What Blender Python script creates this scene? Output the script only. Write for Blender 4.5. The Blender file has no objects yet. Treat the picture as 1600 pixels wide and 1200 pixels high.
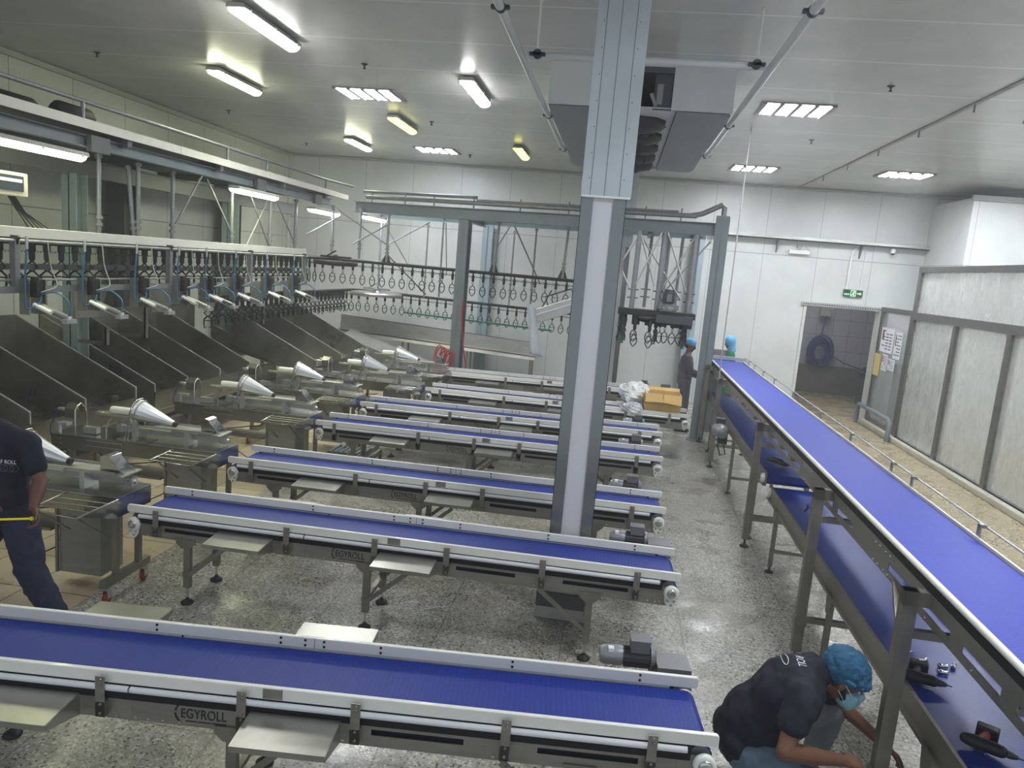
import bpy, math, random
from mathutils import Vector, Matrix
random.seed(7)
PI = math.pi
scn = bpy.context.scene
C = scn.collection
# ---------------------------------------------------------------- camera, world, exposure
cam_data = bpy.data.cameras.new('camera')
cam_data.sensor_fit = 'HORIZONTAL'; cam_data.sensor_width = 36.0
cam_data.lens = 1160.0 / 1600.0 * 36.0
cam_data.clip_start = 0.05; cam_data.clip_end = 200
cam = bpy.data.objects.new('camera', cam_data); C.objects.link(cam)
cam.matrix_world = Matrix(((0.9865573, -0.1031671, 0.1267330, 0.0),
                           (0.1409861, 0.1452073, -0.9793047, 0.0),
                           (0.0826295, 0.9840078, 0.1578004, 2.75),
                           (0, 0, 0, 1)))
scn.camera = cam
world = bpy.data.worlds.new('world'); scn.world = world
world.use_nodes = True
world.node_tree.nodes['Background'].inputs[0].default_value = (0.82, 0.9, 1.0, 1)
world.node_tree.nodes['Background'].inputs[1].default_value = 0.6
scn.view_settings.view_transform = 'Standard'
scn.view_settings.look = 'None'
scn.view_settings.gamma = 1.0
scn.view_settings.use_curve_mapping = False
scn.view_settings.exposure = 0.5
LAMP = 26.0          # radiance of a fluorescent diffuser
# ---------------------------------------------------------------- helpers
def S(r, g, b):
    def f(c):
        c /= 255.0
        return c / 12.92 if c <= 0.04045 else ((c + 0.055) / 1.055) ** 2.4
    return (f(r), f(g), f(b), 1.0)

def _nt(name):
    m = bpy.data.materials.new(name); m.use_nodes = True
    nt = m.node_tree; b = nt.nodes['Principled BSDF']
    return m, nt, b
def N(nt, t, **kw):
    n = nt.nodes.new(t)
    for k, v in kw.items():
        setattr(n, k, v)
    return n
def V(n, **kw):
    for k, v in kw.items():
        n.inputs[k.replace('_', ' ')].default_value = v
    return n

def mat(name, col, rough=0.5, metal=0.0, noise=0.0, scale=8.0, bump=0.0, bscale=60.0, rvar=0.0, stretch=None, spec=None, coat=0.0, alpha=1.0):
    m, nt, b = _nt(name)
    b.inputs['Base Color'].default_value = col
    b.inputs['Roughness'].default_value = rough
    b.inputs['Metallic'].default_value = metal
    if spec is not None: b.inputs['Specular IOR Level'].default_value = spec
    if coat: b.inputs['Coat Weight'].default_value = coat
    if alpha < 1: b.inputs['Alpha'].default_value = alpha
    tc = N(nt, 'ShaderNodeTexCoord')
    mp = N(nt, 'ShaderNodeMapping'); nt.links.new(tc.outputs['Object'], mp.inputs[0])
    if stretch: mp.inputs['Scale'].default_value = stretch
    if noise or rvar:
        nz = V(N(nt, 'ShaderNodeTexNoise'), Scale=scale, Detail=5.0, Roughness=0.6)
        nt.links.new(mp.outputs[0], nz.inputs['Vector'])
        if noise:
            mx = N(nt, 'ShaderNodeMix', data_type='RGBA', blend_type='MIX')
            d = tuple(max(0, c * (1 - noise)) for c in col[:3]) + (1,)
            u = tuple(min(1, c * (1 + noise)) for c in col[:3]) + (1,)
            mx.inputs[6].default_value = d; mx.inputs[7].default_value = u
            rp = N(nt, 'ShaderNodeMapRange'); V(rp, From_Min=0.3, From_Max=0.7)
            nt.links.new(nz.outputs['Fac'], rp.inputs[0]); nt.links.new(rp.outputs[0], mx.inputs[0])
            nt.links.new(mx.outputs[2], b.inputs['Base Color'])
        if rvar:
            rp2 = N(nt, 'ShaderNodeMapRange'); V(rp2, From_Min=0.3, From_Max=0.7, To_Min=max(0.03, rough - rvar), To_Max=rough + rvar)
            nt.links.new(nz.outputs['Fac'], rp2.inputs[0]); nt.links.new(rp2.outputs[0], b.inputs['Roughness'])
    if bump:
        nb = V(N(nt, 'ShaderNodeTexNoise'), Scale=bscale, Detail=4.0)
        nt.links.new(mp.outputs[0], nb.inputs['Vector'])
        bp = V(N(nt, 'ShaderNodeBump'), Strength=bump, Distance=0.01)
        nt.links.new(nb.outputs['Fac'], bp.inputs['Height']); nt.links.new(bp.outputs[0], b.inputs['Normal'])
    return m

def emis(name, col, strength):
    m, nt, b = _nt(name)
    b.inputs['Base Color'].default_value = (0.8, 0.8, 0.8, 1)
    b.inputs['Emission Color'].default_value = col
    b.inputs['Emission Strength'].default_value = strength
    return m

def line_mask(nt, vec_out, axis, period, width, offset=0.0):
    """1 inside thin lines of the given period along one axis"""
    sp = N(nt, 'ShaderNodeSeparateXYZ'); nt.links.new(vec_out, sp.inputs[0])
    a = N(nt, 'ShaderNodeMath', operation='ADD'); a.inputs[1].default_value = offset + 1000 * period
    nt.links.new(sp.outputs[axis], a.inputs[0])
    md = N(nt, 'ShaderNodeMath', operation='MODULO'); md.inputs[1].default_value = period
    nt.links.new(a.outputs[0], md.inputs[0])
    lt = N(nt, 'ShaderNodeMath', operation='LESS_THAN'); lt.inputs[1].default_value = width
    nt.links.new(md.outputs[0], lt.inputs[0])
    return lt.outputs[0]
def mixc(nt, fac, a, b):
    mx = N(nt, 'ShaderNodeMix', data_type='RGBA')
    if isinstance(fac, float): mx.inputs[0].default_value = fac
    else: nt.links.new(fac, mx.inputs[0])
    for i, c in ((6, a), (7, b)):
        if isinstance(c, tuple): mx.inputs[i].default_value = c
        else: nt.links.new(c, mx.inputs[i])
    return mx.outputs[2]
def mathn(nt, op, a, b=None):
    n = N(nt, 'ShaderNodeMath', operation=op)
    for i, c in enumerate((a, b)):
        if c is None: continue
        if isinstance(c, (int, float)): n.inputs[i].default_value = c
        else: nt.links.new(c, n.inputs[i])
    return n.outputs[0]

def panel_mat(name, col, seams, seamcol, rough=0.35, ribs=None, noise=0.06):
    """insulated wall or ceiling panels: seams = [(axis, period, width, offset)]"""
    m, nt, b = _nt(name)
    tc = N(nt, 'ShaderNodeTexCoord')
    nz = V(N(nt, 'ShaderNodeTexNoise'), Scale=1.3, Detail=6.0, Roughness=0.65); nt.links.new(tc.outputs['Object'], nz.inputs['Vector'])
    d = tuple(c * (1 - noise * 2) for c in col[:3]) + (1,)
    u = tuple(min(1, c * (1 + noise)) for c in col[:3]) + (1,)
    rp = N(nt, 'ShaderNodeMapRange'); V(rp, From_Min=0.3, From_Max=0.7); nt.links.new(nz.outputs['Fac'], rp.inputs[0])
    c = mixc(nt, rp.outputs[0], d, u)
    fac = None
    for (ax, per, w, off) in seams:
        l = line_mask(nt, tc.outputs['Object'], ax, per, w, off)
        fac = l if fac is None else mathn(nt, 'MAXIMUM', fac, l)
    if ribs:
        ax, per, w, amt = ribs
        l = line_mask(nt, tc.outputs['Object'], ax, per, w, 0.0)
        c = mixc(nt, mathn(nt, 'MULTIPLY', l, amt), c, seamcol)
        bp = V(N(nt, 'ShaderNodeBump'), Strength=0.25, Distance=0.004); bp.invert = True
        nt.links.new(l, bp.inputs['Height']); nt.links.new(bp.outputs[0], b.inputs['Normal'])
    if fac is not None: c = mixc(nt, fac, c, seamcol)
    nt.links.new(c, b.inputs['Base Color'])
    b.inputs['Roughness'].default_value = rough
    return m

def terrazzo_mat(name, base, dark, light, tile, offs, joint, chips=(0.10, 0.86), scale=48.0, rough=0.3, stain=S(118, 104, 78)):
    m, nt, b = _nt(name)
    tc = N(nt, 'ShaderNodeTexCoord')
    vo = V(N(nt, 'ShaderNodeTexVoronoi'), Scale=scale); nt.links.new(tc.outputs['Object'], vo.inputs['Vector'])
    sp = N(nt, 'ShaderNodeSeparateColor'); nt.links.new(vo.outputs['Color'], sp.inputs[0])
    c = mixc(nt, mathn(nt, 'GREATER_THAN', sp.outputs[0], chips[1]), base, light)
    rnd = mathn(nt, 'MULTIPLY', mathn(nt, 'LESS_THAN', sp.outputs[1], chips[0]), mathn(nt, 'LESS_THAN', vo.outputs['Distance'], 0.5))
    c = mixc(nt, rnd, c, dark)
    mid = mathn(nt, 'MULTIPLY', mathn(nt, 'LESS_THAN', sp.outputs[2], 0.3), 0.35)
    c = mixc(nt, mid, c, dark)
    nz = V(N(nt, 'ShaderNodeTexNoise'), Scale=0.9, Detail=6.0, Roughness=0.6); nt.links.new(tc.outputs['Object'], nz.inputs['Vector'])
    rp = N(nt, 'ShaderNodeMapRange'); V(rp, From_Min=0.45, From_Max=0.75, To_Max=0.5); nt.links.new(nz.outputs['Fac'], rp.inputs[0])
    c = mixc(nt, rp.outputs[0], c, stain)
    j = mathn(nt, 'MAXIMUM', line_mask(nt, tc.outputs['Object'], 0, tile[0], joint[0], offs[0]), line_mask(nt, tc.outputs['Object'], 1, tile[1], joint[0], offs[1]))
    c = mixc(nt, mathn(nt, 'MULTIPLY', j, joint[1]), c, joint[2])
    nt.links.new(c, b.inputs['Base Color'])
    nz2 = V(N(nt, 'ShaderNodeTexNoise'), Scale=2.2, Detail=3.0); nt.links.new(tc.outputs['Object'], nz2.inputs['Vector'])
    rp2 = N(nt, 'ShaderNodeMapRange'); V(rp2, From_Min=0.35, From_Max=0.65, To_Min=rough - 0.12, To_Max=rough + 0.15); nt.links.new(nz2.outputs['Fac'], rp2.inputs[0])
    nt.links.new(rp2.outputs[0], b.inputs['Roughness'])
    bp = V(N(nt, 'ShaderNodeBump'), Strength=0.25, Distance=0.003)
    nt.links.new(vo.outputs['Distance'], bp.inputs['Height']); nt.links.new(bp.outputs[0], b.inputs['Normal'])
    return m

def belt_mat(name, col, dark, along=0, pitch=0.0254, brick=0.15, rough=0.5):
    """modular plastic belt: rows of links across the belt, staggered like bricks"""
    m, nt, b = _nt(name)
    tc = N(nt, 'ShaderNodeTexCoord')
    mp = N(nt, 'ShaderNodeMapping'); nt.links.new(tc.outputs['Object'], mp.inputs[0])
    if along == 0: mp.inputs['Rotation'].default_value = (0, 0, PI / 2)
    br = N(nt, 'ShaderNodeTexBrick'); nt.links.new(mp.outputs[0], br.inputs['Vector'])
    V(br, Scale=1.0, Mortar_Size=0.0016, Mortar_Smooth=0.3, Brick_Width=brick, Row_Height=pitch)
    br.inputs['Color1'].default_value = col
    br.inputs['Color2'].default_value = tuple(min(1, c * 1.12) for c in col[:3]) + (1,)
    br.inputs['Mortar'].default_value = dark
    wv = line_mask(nt, mp.outputs[0], 0, 0.0254, 0.006)
    rowl = line_mask(nt, mp.outputs[0], 1, pitch, 0.007)
    c = mixc(nt, mathn(nt, 'MULTIPLY', mathn(nt, 'MULTIPLY', wv, rowl), 0.6), br.outputs['Color'], dark)
    nt.links.new(c, b.inputs['Base Color'])
    b.inputs['Roughness'].default_value = rough; b.inputs['Specular IOR Level'].default_value = .35
    bp = V(N(nt, 'ShaderNodeBump'), Strength=0.35, Distance=0.002); bp.invert = True
    nt.links.new(br.outputs['Fac'], bp.inputs['Height']); nt.links.new(bp.outputs[0], b.inputs['Normal'])
    return m

M = {}
M['steel'] = mat('stainless_steel', S(190, 190, 186), 0.36, 0.85, 0.12, 6, 0.05, 200, 0.08, (1, 1, 6))
M['steel_plate'] = mat('brushed_steel_plate', S(146, 143, 135), 0.42, 0.75, 0.14, 5, 0.05, 120, 0.08, (1, 6, 6))
M['steel_dark'] = mat('reflection_dark_stainless', S(152, 151, 141), 0.32, 0.85, 0.18, 2.2, 0.03, 90, 0.1)  # same stainless, darkened in colour to carry its dark reflections
M['mirror'] = mat('polished_steel', S(200, 202, 200), 0.12, 1.0, 0.05, 3, 0.02, 12)
M['table'] = mat('polished_table_steel', S(158, 158, 148), 0.22, 0.92, 0.1, 4, 0.02, 30, 0.06)
M['cone'] = mat('bright_cone_steel', S(222, 226, 230), 0.26, 0.7)
M['alu'] = mat('aluminium', S(196, 198, 198), 0.35, 0.85, 0.06)
M['paint'] = mat('grey_green_paint', S(112, 122, 125), 0.45, 0.1, 0.1, 3, 0.04, 40)
M['paint_dark'] = mat('dark_grey_paint', S(86, 90, 90), 0.5, 0.1, 0.12, 3)
M['paint_green_lit'] = mat('green_lit_grey_paint', S(130, 146, 142), .45, .05, .08, 3)  # grey column paint with the greenish lamp light mixed into its colour
M['paint_blue'] = mat('pale_blue_paint', S(150, 168, 176), 0.5, 0.0, 0.06)
M['galv'] = mat('galvanised_tube', S(132, 136, 138), 0.45, 0.45, 0.14, 12)
M['guard'] = mat('white_plastic_guard', S(228, 228, 220), 0.4, 0, 0.03, 4, coat=0.1)
M['rail'] = mat('white_round_plastic', S(212, 214, 218), 0.3, 0, 0.02)
M['bolt'] = mat('bolt_head', S(205, 205, 200), 0.25, 1.0)
M['black'] = mat('black_rubber', S(26, 26, 26), 0.55)
M['hole'] = mat('void_shade', S(10, 10, 12), 0.8)  # near-black stands in for shade in gaps, slots and holes
M['chain'] = mat('dark_chain_steel', S(48, 50, 48), 0.5, 0.6, 0.2, 20)
M['wire'] = mat('shackle_wire', S(34, 37, 35), 0.5, 0.3)
M['edge_highlight'] = mat('highlight_edge_steel', S(190, 190, 182), 0.4, 0.3)  # pale colour stands in for the highlight along the sheet edges
M['green'] = mat('green_plastic', S(30, 108, 84), 0.45)
M['red'] = mat('orange_caster', S(140, 56, 34), 0.4, 0, 0.1)
M['hose_red'] = mat('red_hose', S(176, 44, 40), 0.4)
M['hose_blue'] = mat('blue_hose', S(46, 100, 136), 0.35)
M['hose_pale'] = mat('clear_hose', S(170, 172, 166), 0.3)
M['whitep'] = mat('white_plastic', S(228, 230, 224), 0.4, 0, 0.02)
M['tray'] = mat('white_tray', S(206, 206, 196), 0.5, 0, 0.06, 9)
M['lampbody'] = mat('lamp_housing', S(150, 150, 146), 0.5)
M['white_lamp'] = emis('lamp_white', (1.0, 0.99, 0.96, 1), LAMP)
M['yellow_lamp'] = emis('lamp_yellow', (1.0, 0.95, 0.14, 1), 3.2)
M['warm_lamp'] = emis('lamp_greenish_white', (0.97, 1.0, 0.66, 1), LAMP)
M['led'] = emis('lamp_led', (0.92, 0.95, 1.0, 1), LAMP * 2.8)
M['led_blue'] = emis('lamp_led_blue', (0.82, 0.87, 1.0, 1), LAMP * 2.0)
M['belt'] = belt_mat('blue_modular_belt', S(14, 44, 134), S(10, 32, 104))
M['belt_y'] = belt_mat('blue_modular_belt_wide', S(32, 56, 162), S(20, 38, 128), along=1)
M['belt_lower'] = belt_mat('blue_lower_belt', S(16, 50, 140), S(10, 30, 92), along=1, rough=0.36)
M['logo'] = mat('cut_letters', S(14, 16, 18), 0.6)
M['motor'] = mat('motor_grey', S(112, 114, 116), 0.45, 0.4, 0.08)
M['motor_dark'] = mat('motor_dark', S(70, 72, 74), 0.5, 0.4, 0.1)
M['skin'] = mat('skin_brown', S(112, 76, 56), 0.5, 0, 0.06, 14)
M['navy'] = mat('navy_cloth', S(15, 20, 36), 0.85, 0, 0.12, 9, 0.25, 14)
M['jeans_dark'] = mat('dark_denim', S(28, 38, 62), 0.85, 0, 0.2, 7, 0.35, 12)
M['jeans_grey'] = mat('washed_denim', S(118, 124, 128), 0.85, 0, 0.22, 6, 0.3, 10)
M['cap'] = mat('blue_hairnet', S(34, 90, 124), 0.7, 0, 0.35, 26, 0.8, 40)
M['cap_bright'] = mat('bright_blue_hood', S(92, 164, 214), 0.7, 0, 0.1, 12, 0.3, 20)
M['mask'] = mat('pale_blue_mask', S(140, 186, 200), 0.7, 0, 0.05, 12, 0.3, 40, stretch=(1, 1, 4))
M['hair'] = mat('black_hair', S(20, 17, 15), 0.8)
M['eye'] = mat('eye_dark', S(20, 16, 14), 0.2)
M['eyew'] = mat('eye_white', S(215, 210, 204), 0.3)
M['greycloth'] = mat('grey_coverall', S(86, 88, 92), 0.85, 0, 0.12, 7, 0.3, 12)
M['greencloth'] = mat('green_scrubs', S(28, 112, 78), 0.85, 0, 0.1, 7, 0.2, 12)
M['yellow'] = mat('yellow_tape', S(240, 222, 40), 0.5)
M['card'] = mat('cardboard', S(190, 158, 98), 0.8, 0, 0.08, 6)
M['film'] = mat('white_film', S(232, 236, 236), 0.35, 0, 0.04, 9, 0.6, 18, alpha=0.82)
M['sheet'] = mat('clear_sheet', S(206, 212, 218), 0.3, 0, 0.04, 4, 0.2, 6, alpha=0.7)
M['paper'] = mat('paper', S(222, 226, 230), 0.7)
M['ink'] = mat('printed_grey', S(92, 98, 112), 0.7)
M['ink_y'] = mat('printed_yellow', S(206, 186, 110), 0.7)
M['ink_r'] = mat('printed_red', S(150, 70, 70), 0.7)
M['exit'] = emis('exit_green', (0.25, 1.0, 0.3, 1), 1.2)
M['exit_dark'] = mat('exit_sign_plate', S(26, 70, 44), 0.4)
M['print_white'] = mat('printed_white', S(214, 220, 226), 0.7)
M['cream'] = mat('cream_plastic', S(200, 198, 172), 0.5)
M['screen'] = mat('panel_window', S(60, 70, 80), 0.2)
M['fan'] = mat('fan_black', S(48, 50, 48), 0.5)
M['evap'] = mat('cooler_white', S(212, 216, 214), 0.45, 0, 0.04, 3)
M['evap_grey'] = mat('cooler_tray_grey', S(146, 151, 152), 0.5, 0.2, 0.05, 3)
M['hose_navy'] = mat('navy_hose', S(44, 50, 110), 0.45)
M['jacket_red'] = mat('red_tool_trim', S(150, 30, 44), 0.4)

class MB:
    def __init__(s): s.v = []; s.f = []; s.sm = []
    def add(s, vs, fs, smooth=False):
        o = len(s.v); s.v += [tuple(p) for p in vs]; s.f += [tuple(i + o for i in f) for f in fs]; s.sm += [smooth] * len(fs)
        return s
    def box(s, x0, x1, y0, y1, z0, z1):
        x0, x1 = min(x0, x1), max(x0, x1); y0, y1 = min(y0, y1), max(y0, y1); z0, z1 = min(z0, z1), max(z0, z1)
        return s.add([(x0, y0, z0), (x1, y0, z0), (x1, y1, z0), (x0, y1, z0), (x0, y0, z1), (x1, y0, z1), (x1, y1, z1), (x0, y1, z1)],
                     [(0, 3, 2, 1), (4, 5, 6, 7), (0, 1, 5, 4), (1, 2, 6, 5), (2, 3, 7, 6), (3, 0, 4, 7)])
    def frame(s, p, q, up=(0, 0, 1)):
        p = Vector(p); q = Vector(q); d = (q - p).normalized(); u = Vector(up)
        if abs(d.dot(u)) > 0.98: u = Vector((1, 0, 0)) if abs(d.x) < 0.9 else Vector((0, 1, 0))
        a = d.cross(u).normalized(); b = a.cross(d).normalized()
        return p, q, d, a, b
    def bar(s, p, q, w, h=None, up=(0, 0, 1)):
        h = h or w
        p, q, d, a, b = s.frame(p, q, up)
        vs = [c + a * (sx * w / 2) + b * (sy * h / 2) for c in (p, q) for sx, sy in ((-1, -1), (1, -1), (1, 1), (-1, 1))]
        return s.add(vs, [(3, 2, 1, 0), (4, 5, 6, 7), (0, 1, 5, 4), (1, 2, 6, 5), (2, 3, 7, 6), (3, 0, 4, 7)])
    def tube(s, p, q, r, r2=None, n=10, caps=True):
        r2 = r if r2 is None else r2
        p, q, d, a, b = s.frame(p, q)
        vs = []
        for c, rr in ((p, r), (q, r2)):
            for i in range(n):
                t = 2 * PI * i / n; vs.append(c + a * (rr * math.cos(t)) + b * (rr * math.sin(t)))
        s.add(vs, [(i, (i + 1) % n, n + (i + 1) % n, n + i) for i in range(n)], True)
        if caps: s.add(vs, [tuple(range(n - 1, -1, -1)), tuple(range(n, 2 * n))])
        return s
    def path(s, pts, r, n=8, closed=False):
        pts = [Vector(p) for p in pts]; m = len(pts); rings = []; prev = None
        for i in range(m):
            if closed: d = pts[(i + 1) % m] - pts[i - 1]
            else: d = pts[min(i + 1, m - 1)] - pts[max(i - 1, 0)]
            d.normalize()
            if prev is None:
                u = Vector((0, 0, 1)) if abs(d.z) < 0.9 else Vector((1, 0, 0))
                a = d.cross(u).normalized()
            else:
                a = (prev - d * prev.dot(d)).normalized()
            prev = a; b = d.cross(a)
            rr = r[i] if isinstance(r, (list, tuple)) else r
            rings.append([pts[i] + a * (rr * math.cos(2 * PI * k / n)) + b * (rr * math.sin(2 * PI * k / n)) for k in range(n)])
        vs = [p for rg in rings for p in rg]; fs = []
        for i in range(m if closed else m - 1):
            j = (i + 1) % m
            for k in range(n): fs.append((i * n + k, i * n + (k + 1) % n, j * n + (k + 1) % n, j * n + k))
        s.add(vs, fs, True)
        if not closed: s.add(rings[0] + rings[-1], [tuple(range(n - 1, -1, -1)), tuple(range(n, 2 * n))])
        return s
    def lathe(s, prof, o, axis=(0, 0, 1), n=20):
        """prof: (radius, distance along axis)"""
        o = Vector(o); p, q, d, a, b = s.frame(o, o + Vector(axis))
        vs = []
        for (r, t) in prof:
            for i in range(n):
                g = 2 * PI * i / n; vs.append(o + d * t + a * (r * math.cos(g)) + b * (r * math.sin(g)))
        fs = [(j * n + i, j * n + (i + 1) % n, (j + 1) * n + (i + 1) % n, (j + 1) * n + i) for j in range(len(prof) - 1) for i in range(n)]
        s.add(vs, fs, True)
        L = len(prof) - 1
        s.add(vs[:n] + vs[L * n:], [tuple(range(n - 1, -1, -1)), tuple(range(n, 2 * n))])
        return s
    def prism(s, poly, vec):
        n = len(poly); vec = Vector(vec); a = [Vector(p) for p in poly]; b = [p + vec for p in a]
        return s.add(a + b, [tuple(range(n - 1, -1, -1)), tuple(range(n, 2 * n))] + [(i, (i + 1) % n, n + (i + 1) % n, n + i) for i in range(n)])
    def ell(s, c, r, R=None, nu=14, nv=9):
        c = Vector(c); vs = []; fs = []
        for j in range(nv + 1):
            ph = PI * j / nv
            for i in range(nu):
                th = 2 * PI * i / nu
                p = Vector((r[0] * math.sin(ph) * math.cos(th), r[1] * math.sin(ph) * math.sin(th), r[2] * math.cos(ph)))
                if R: p = R @ p
                vs.append(c + p)
        for j in range(nv):
            for i in range(nu):
                fs.append((j * nu + i, (j + 1) * nu + i, (j + 1) * nu + (i + 1) % nu, j * nu + (i + 1) % nu))
        return s.add(vs, fs, True)
    def cap(s, p, q, r1, r2, n=14):
        """cone-sphere limb"""
        p = Vector(p); q = Vector(q); L = (q - p).length
        prof = []
        for k in range(5): t = PI / 2 * k / 4; prof.append((max(1e-4, r1 * math.sin(t)), -r1 * math.cos(t)))
        for k in range(5): t = PI / 2 * k / 4; prof.append((max(1e-4, r2 * math.cos(t)), L + r2 * math.sin(t)))
        return s.lathe(prof, p, (q - p) / L, n)
    def build(s, name, m, parent=None, bevel=0.0, smooth=False):
        me = bpy.data.meshes.new(name); me.from_pydata(s.v, [], s.f); me.update()
        me.polygons.foreach_set('use_smooth', [True] * len(s.f) if smooth else s.sm)
        me.materials.append(M[m] if isinstance(m, str) else m)
        o = bpy.data.objects.new(name, me); C.objects.link(o)
        if parent: o.parent = parent
        if bevel:
            b = o.modifiers.new('bevel', 'BEVEL'); b.width = bevel; b.segments = 2; b.limit_method = 'ANGLE'
        return o

def tag(o, label, cat, group=None, kind=None):
    if label: o['label'] = label
    if cat: o['category'] = cat
    if group: o['group'] = group
    if kind: o['kind'] = kind
    return o
def struct(o, label=None):
    o['kind'] = 'structure'
    if label: o['label'] = label
    return o
def empty(name, loc, rz, label, cat, group=None):
    o = bpy.data.objects.new(name, None); C.objects.link(o)
    o.empty_display_size = 0.1
    o.location = loc; o.rotation_euler = (0, 0, rz)
    return tag(o, label, cat, group)
def copy_tree(o, parent=None):
    c = o.copy(); C.objects.link(c); c.parent = parent
    for ch in list(o.children): copy_tree(ch, c)
    return c
def instance(proto, loc, rz, label, cat, group, first):
    o = proto if first else copy_tree(proto)
    o.location = loc; o.rotation_euler = (0, 0, rz)
    return tag(o, label, cat, group)
ORD = 'first second third fourth fifth sixth seventh eighth ninth tenth eleventh twelfth thirteenth fourteenth fifteenth sixteenth seventeenth eighteenth nineteenth twentieth'.split()
def text_mesh(body, size, extr=0.001, width=None):
    cu = bpy.data.curves.new('lettering', 'FONT'); cu.body = body; cu.size = size; cu.extrude = extr
    t = bpy.data.objects.new('lettering', cu)
    C.objects.link(t); bpy.context.view_layer.update()
    me = bpy.data.meshes.new_from_object(t.evaluated_get(bpy.context.evaluated_depsgraph_get()))
    C.objects.unlink(t); bpy.data.objects.remove(t)
    if width:
        xs = [v.co.x for v in me.vertices]; k = width / (max(xs) - min(xs)); x0 = min(xs)
        for v in me.vertices: v.co.x = (v.co.x - x0) * k
    return me
def place_text(me, name, m, mtx, parent):
    vs = [mtx @ v.co for v in me.vertices]; fs = [tuple(p.vertices) for p in me.polygons]
    b = MB(); b.add(vs, fs); return b
def arc(c, r, a0, a1, n, ax='xz'):
    out = []
    for i in range(n + 1):
        t = a0 + (a1 - a0) * i / n; u = r * math.cos(t); w = r * math.sin(t)
        out.append((c[0] + u, c[1], c[2] + w) if ax == 'xz' else ((c[0], c[1] + u, c[2] + w) if ax == 'yz' else (c[0] + u, c[1] + w, c[2])))
    return out
# ================================================================ the room
XL, XR, YB, ZC = -8.0, 5.6, 17.3, 4.93
M['terrazzo'] = terrazzo_mat('terrazzo', S(156, 154, 141), S(46, 46, 42), S(192, 190, 180), (0.92, 0.92), (1.065, 0.1), (0.009, 0.75, S(92, 88, 78)), chips=(0.16, 0.76), scale=64.0)
M['terrazzo_gold'] = terrazzo_mat('wet_golden_terrazzo', S(168, 156, 126), S(96, 82, 56), S(194, 184, 156), (3.1, 3.1), (0, 0), (0.006, 0.3, S(90, 84, 70)), scale=52, chips=(0.3, 0.7), rough=0.26, stain=S(156, 140, 106))
M['beige'] = terrazzo_mat('beige_tiles', S(190, 178, 148), S(180, 168, 138), S(196, 184, 154), (0.56, 0.56), (0.34, 0.2), (0.012, 0.9, S(84, 72, 58)), chips=(0.01, 0.95), scale=3, rough=0.36, stain=S(146, 128, 98))
M['wall'] = panel_mat('white_wall_panels', S(206, 210, 208), [(0, 1.15, 0.01, 0.35), (2, 50, 0.014, 50 - 3.45)], S(150, 152, 150), ribs=(0, 0.05, 0.006, 0.15))
M['wall_l'] = panel_mat('left_wall_panels', S(196, 200, 188), [(1, 1.15, 0.012, 0.2), (2, 50, 0.014, 50 - 2.98)], S(120, 124, 116), ribs=(1, 0.05, 0.006, 0.15))
M['ceil'] = panel_mat('ceiling_panels', S(202, 204, 200), [(1, 1.16, 0.03, 0.3)], S(222, 224, 220), rough=0.25, ribs=(1, 0.055, 0.008, 0.25))
M['tilewall'] = panel_mat('grey_tiled_wall', S(168, 172, 182), [(0, 0.42, 0.012, 0.0), (2, 0.42, 0.012, 0.1)], S(120, 124, 134), rough=0.3)
struct(MB().box(-3.72, 3.05, -1.0, YB, -0.1, 0).build('floor', 'terrazzo'), 'speckled terrazzo floor between the belts')
struct(MB().box(XL, -3.72, -1.0, YB, -0.1, 0).build('floor', 'beige'), 'beige square floor tiles along the chutes')
struct(MB().box(3.05, 7.9, -1.0, YB, -0.1, 0).build('floor', 'terrazzo_gold'), 'wet golden brown floor before the doorway')
struct(MB().box(3.0, 7.9, YB, 21.2, -0.1, 0).build('floor', 'terrazzo_gold'), 'wet floor of the washing room')
struct(MB().box(XL - .2, 11.0, -1.0, YB + .2, ZC, ZC + .2).build('ceiling', 'ceil'))
# left wall
struct(MB().box(XL - .15, XL, -1.0, YB + .15, -0.1, ZC).build('wall_left', 'wall_l'))
# back wall with the doorway (x 4.18..5.72, up to z 2.42)
DX0, DX1, DZ = 4.18, 5.72, 2.42
b = MB(); b.box(XL, DX0, YB, YB + .15, 0, ZC); b.box(DX0, DX1, YB, YB + .15, DZ, ZC); b.box(DX1, 9.5, YB, YB + .15, 0, ZC)
struct(b.build('wall_back', 'wall'))
# seam between ceiling and wall + corner coving
struct(MB().bar((XL + .02, -1, ZC - .05), (XL + .02, YB, ZC - .05), .05, .06).build('trim_1', mat('coving_left', S(168, 170, 160), .5)))
struct(MB().bar((XL, YB - .02, ZC - .04), (7.5, YB - .02, ZC - .04), .05, .04).build('trim_2', mat('coving_back', S(176, 178, 174), .5)))
struct(MB().bar((XL + .03, YB - .03, 0), (XL + .03, YB - .03, ZC), .06, .06).build('trim_3', 'tray'))
# ceiling joint strip on the right with little hanger pins
cj = MB(); cj.box(3.66, 3.72, -1, YB, ZC - .012, ZC)
for k in range(9): cj.tube((3.69, 3.0 + 1.55 * k, ZC), (3.69, 3.0 + 1.55 * k, ZC - .1), .012, n=6)
struct(cj.build('trim_4', 'lampbody'))
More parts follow.
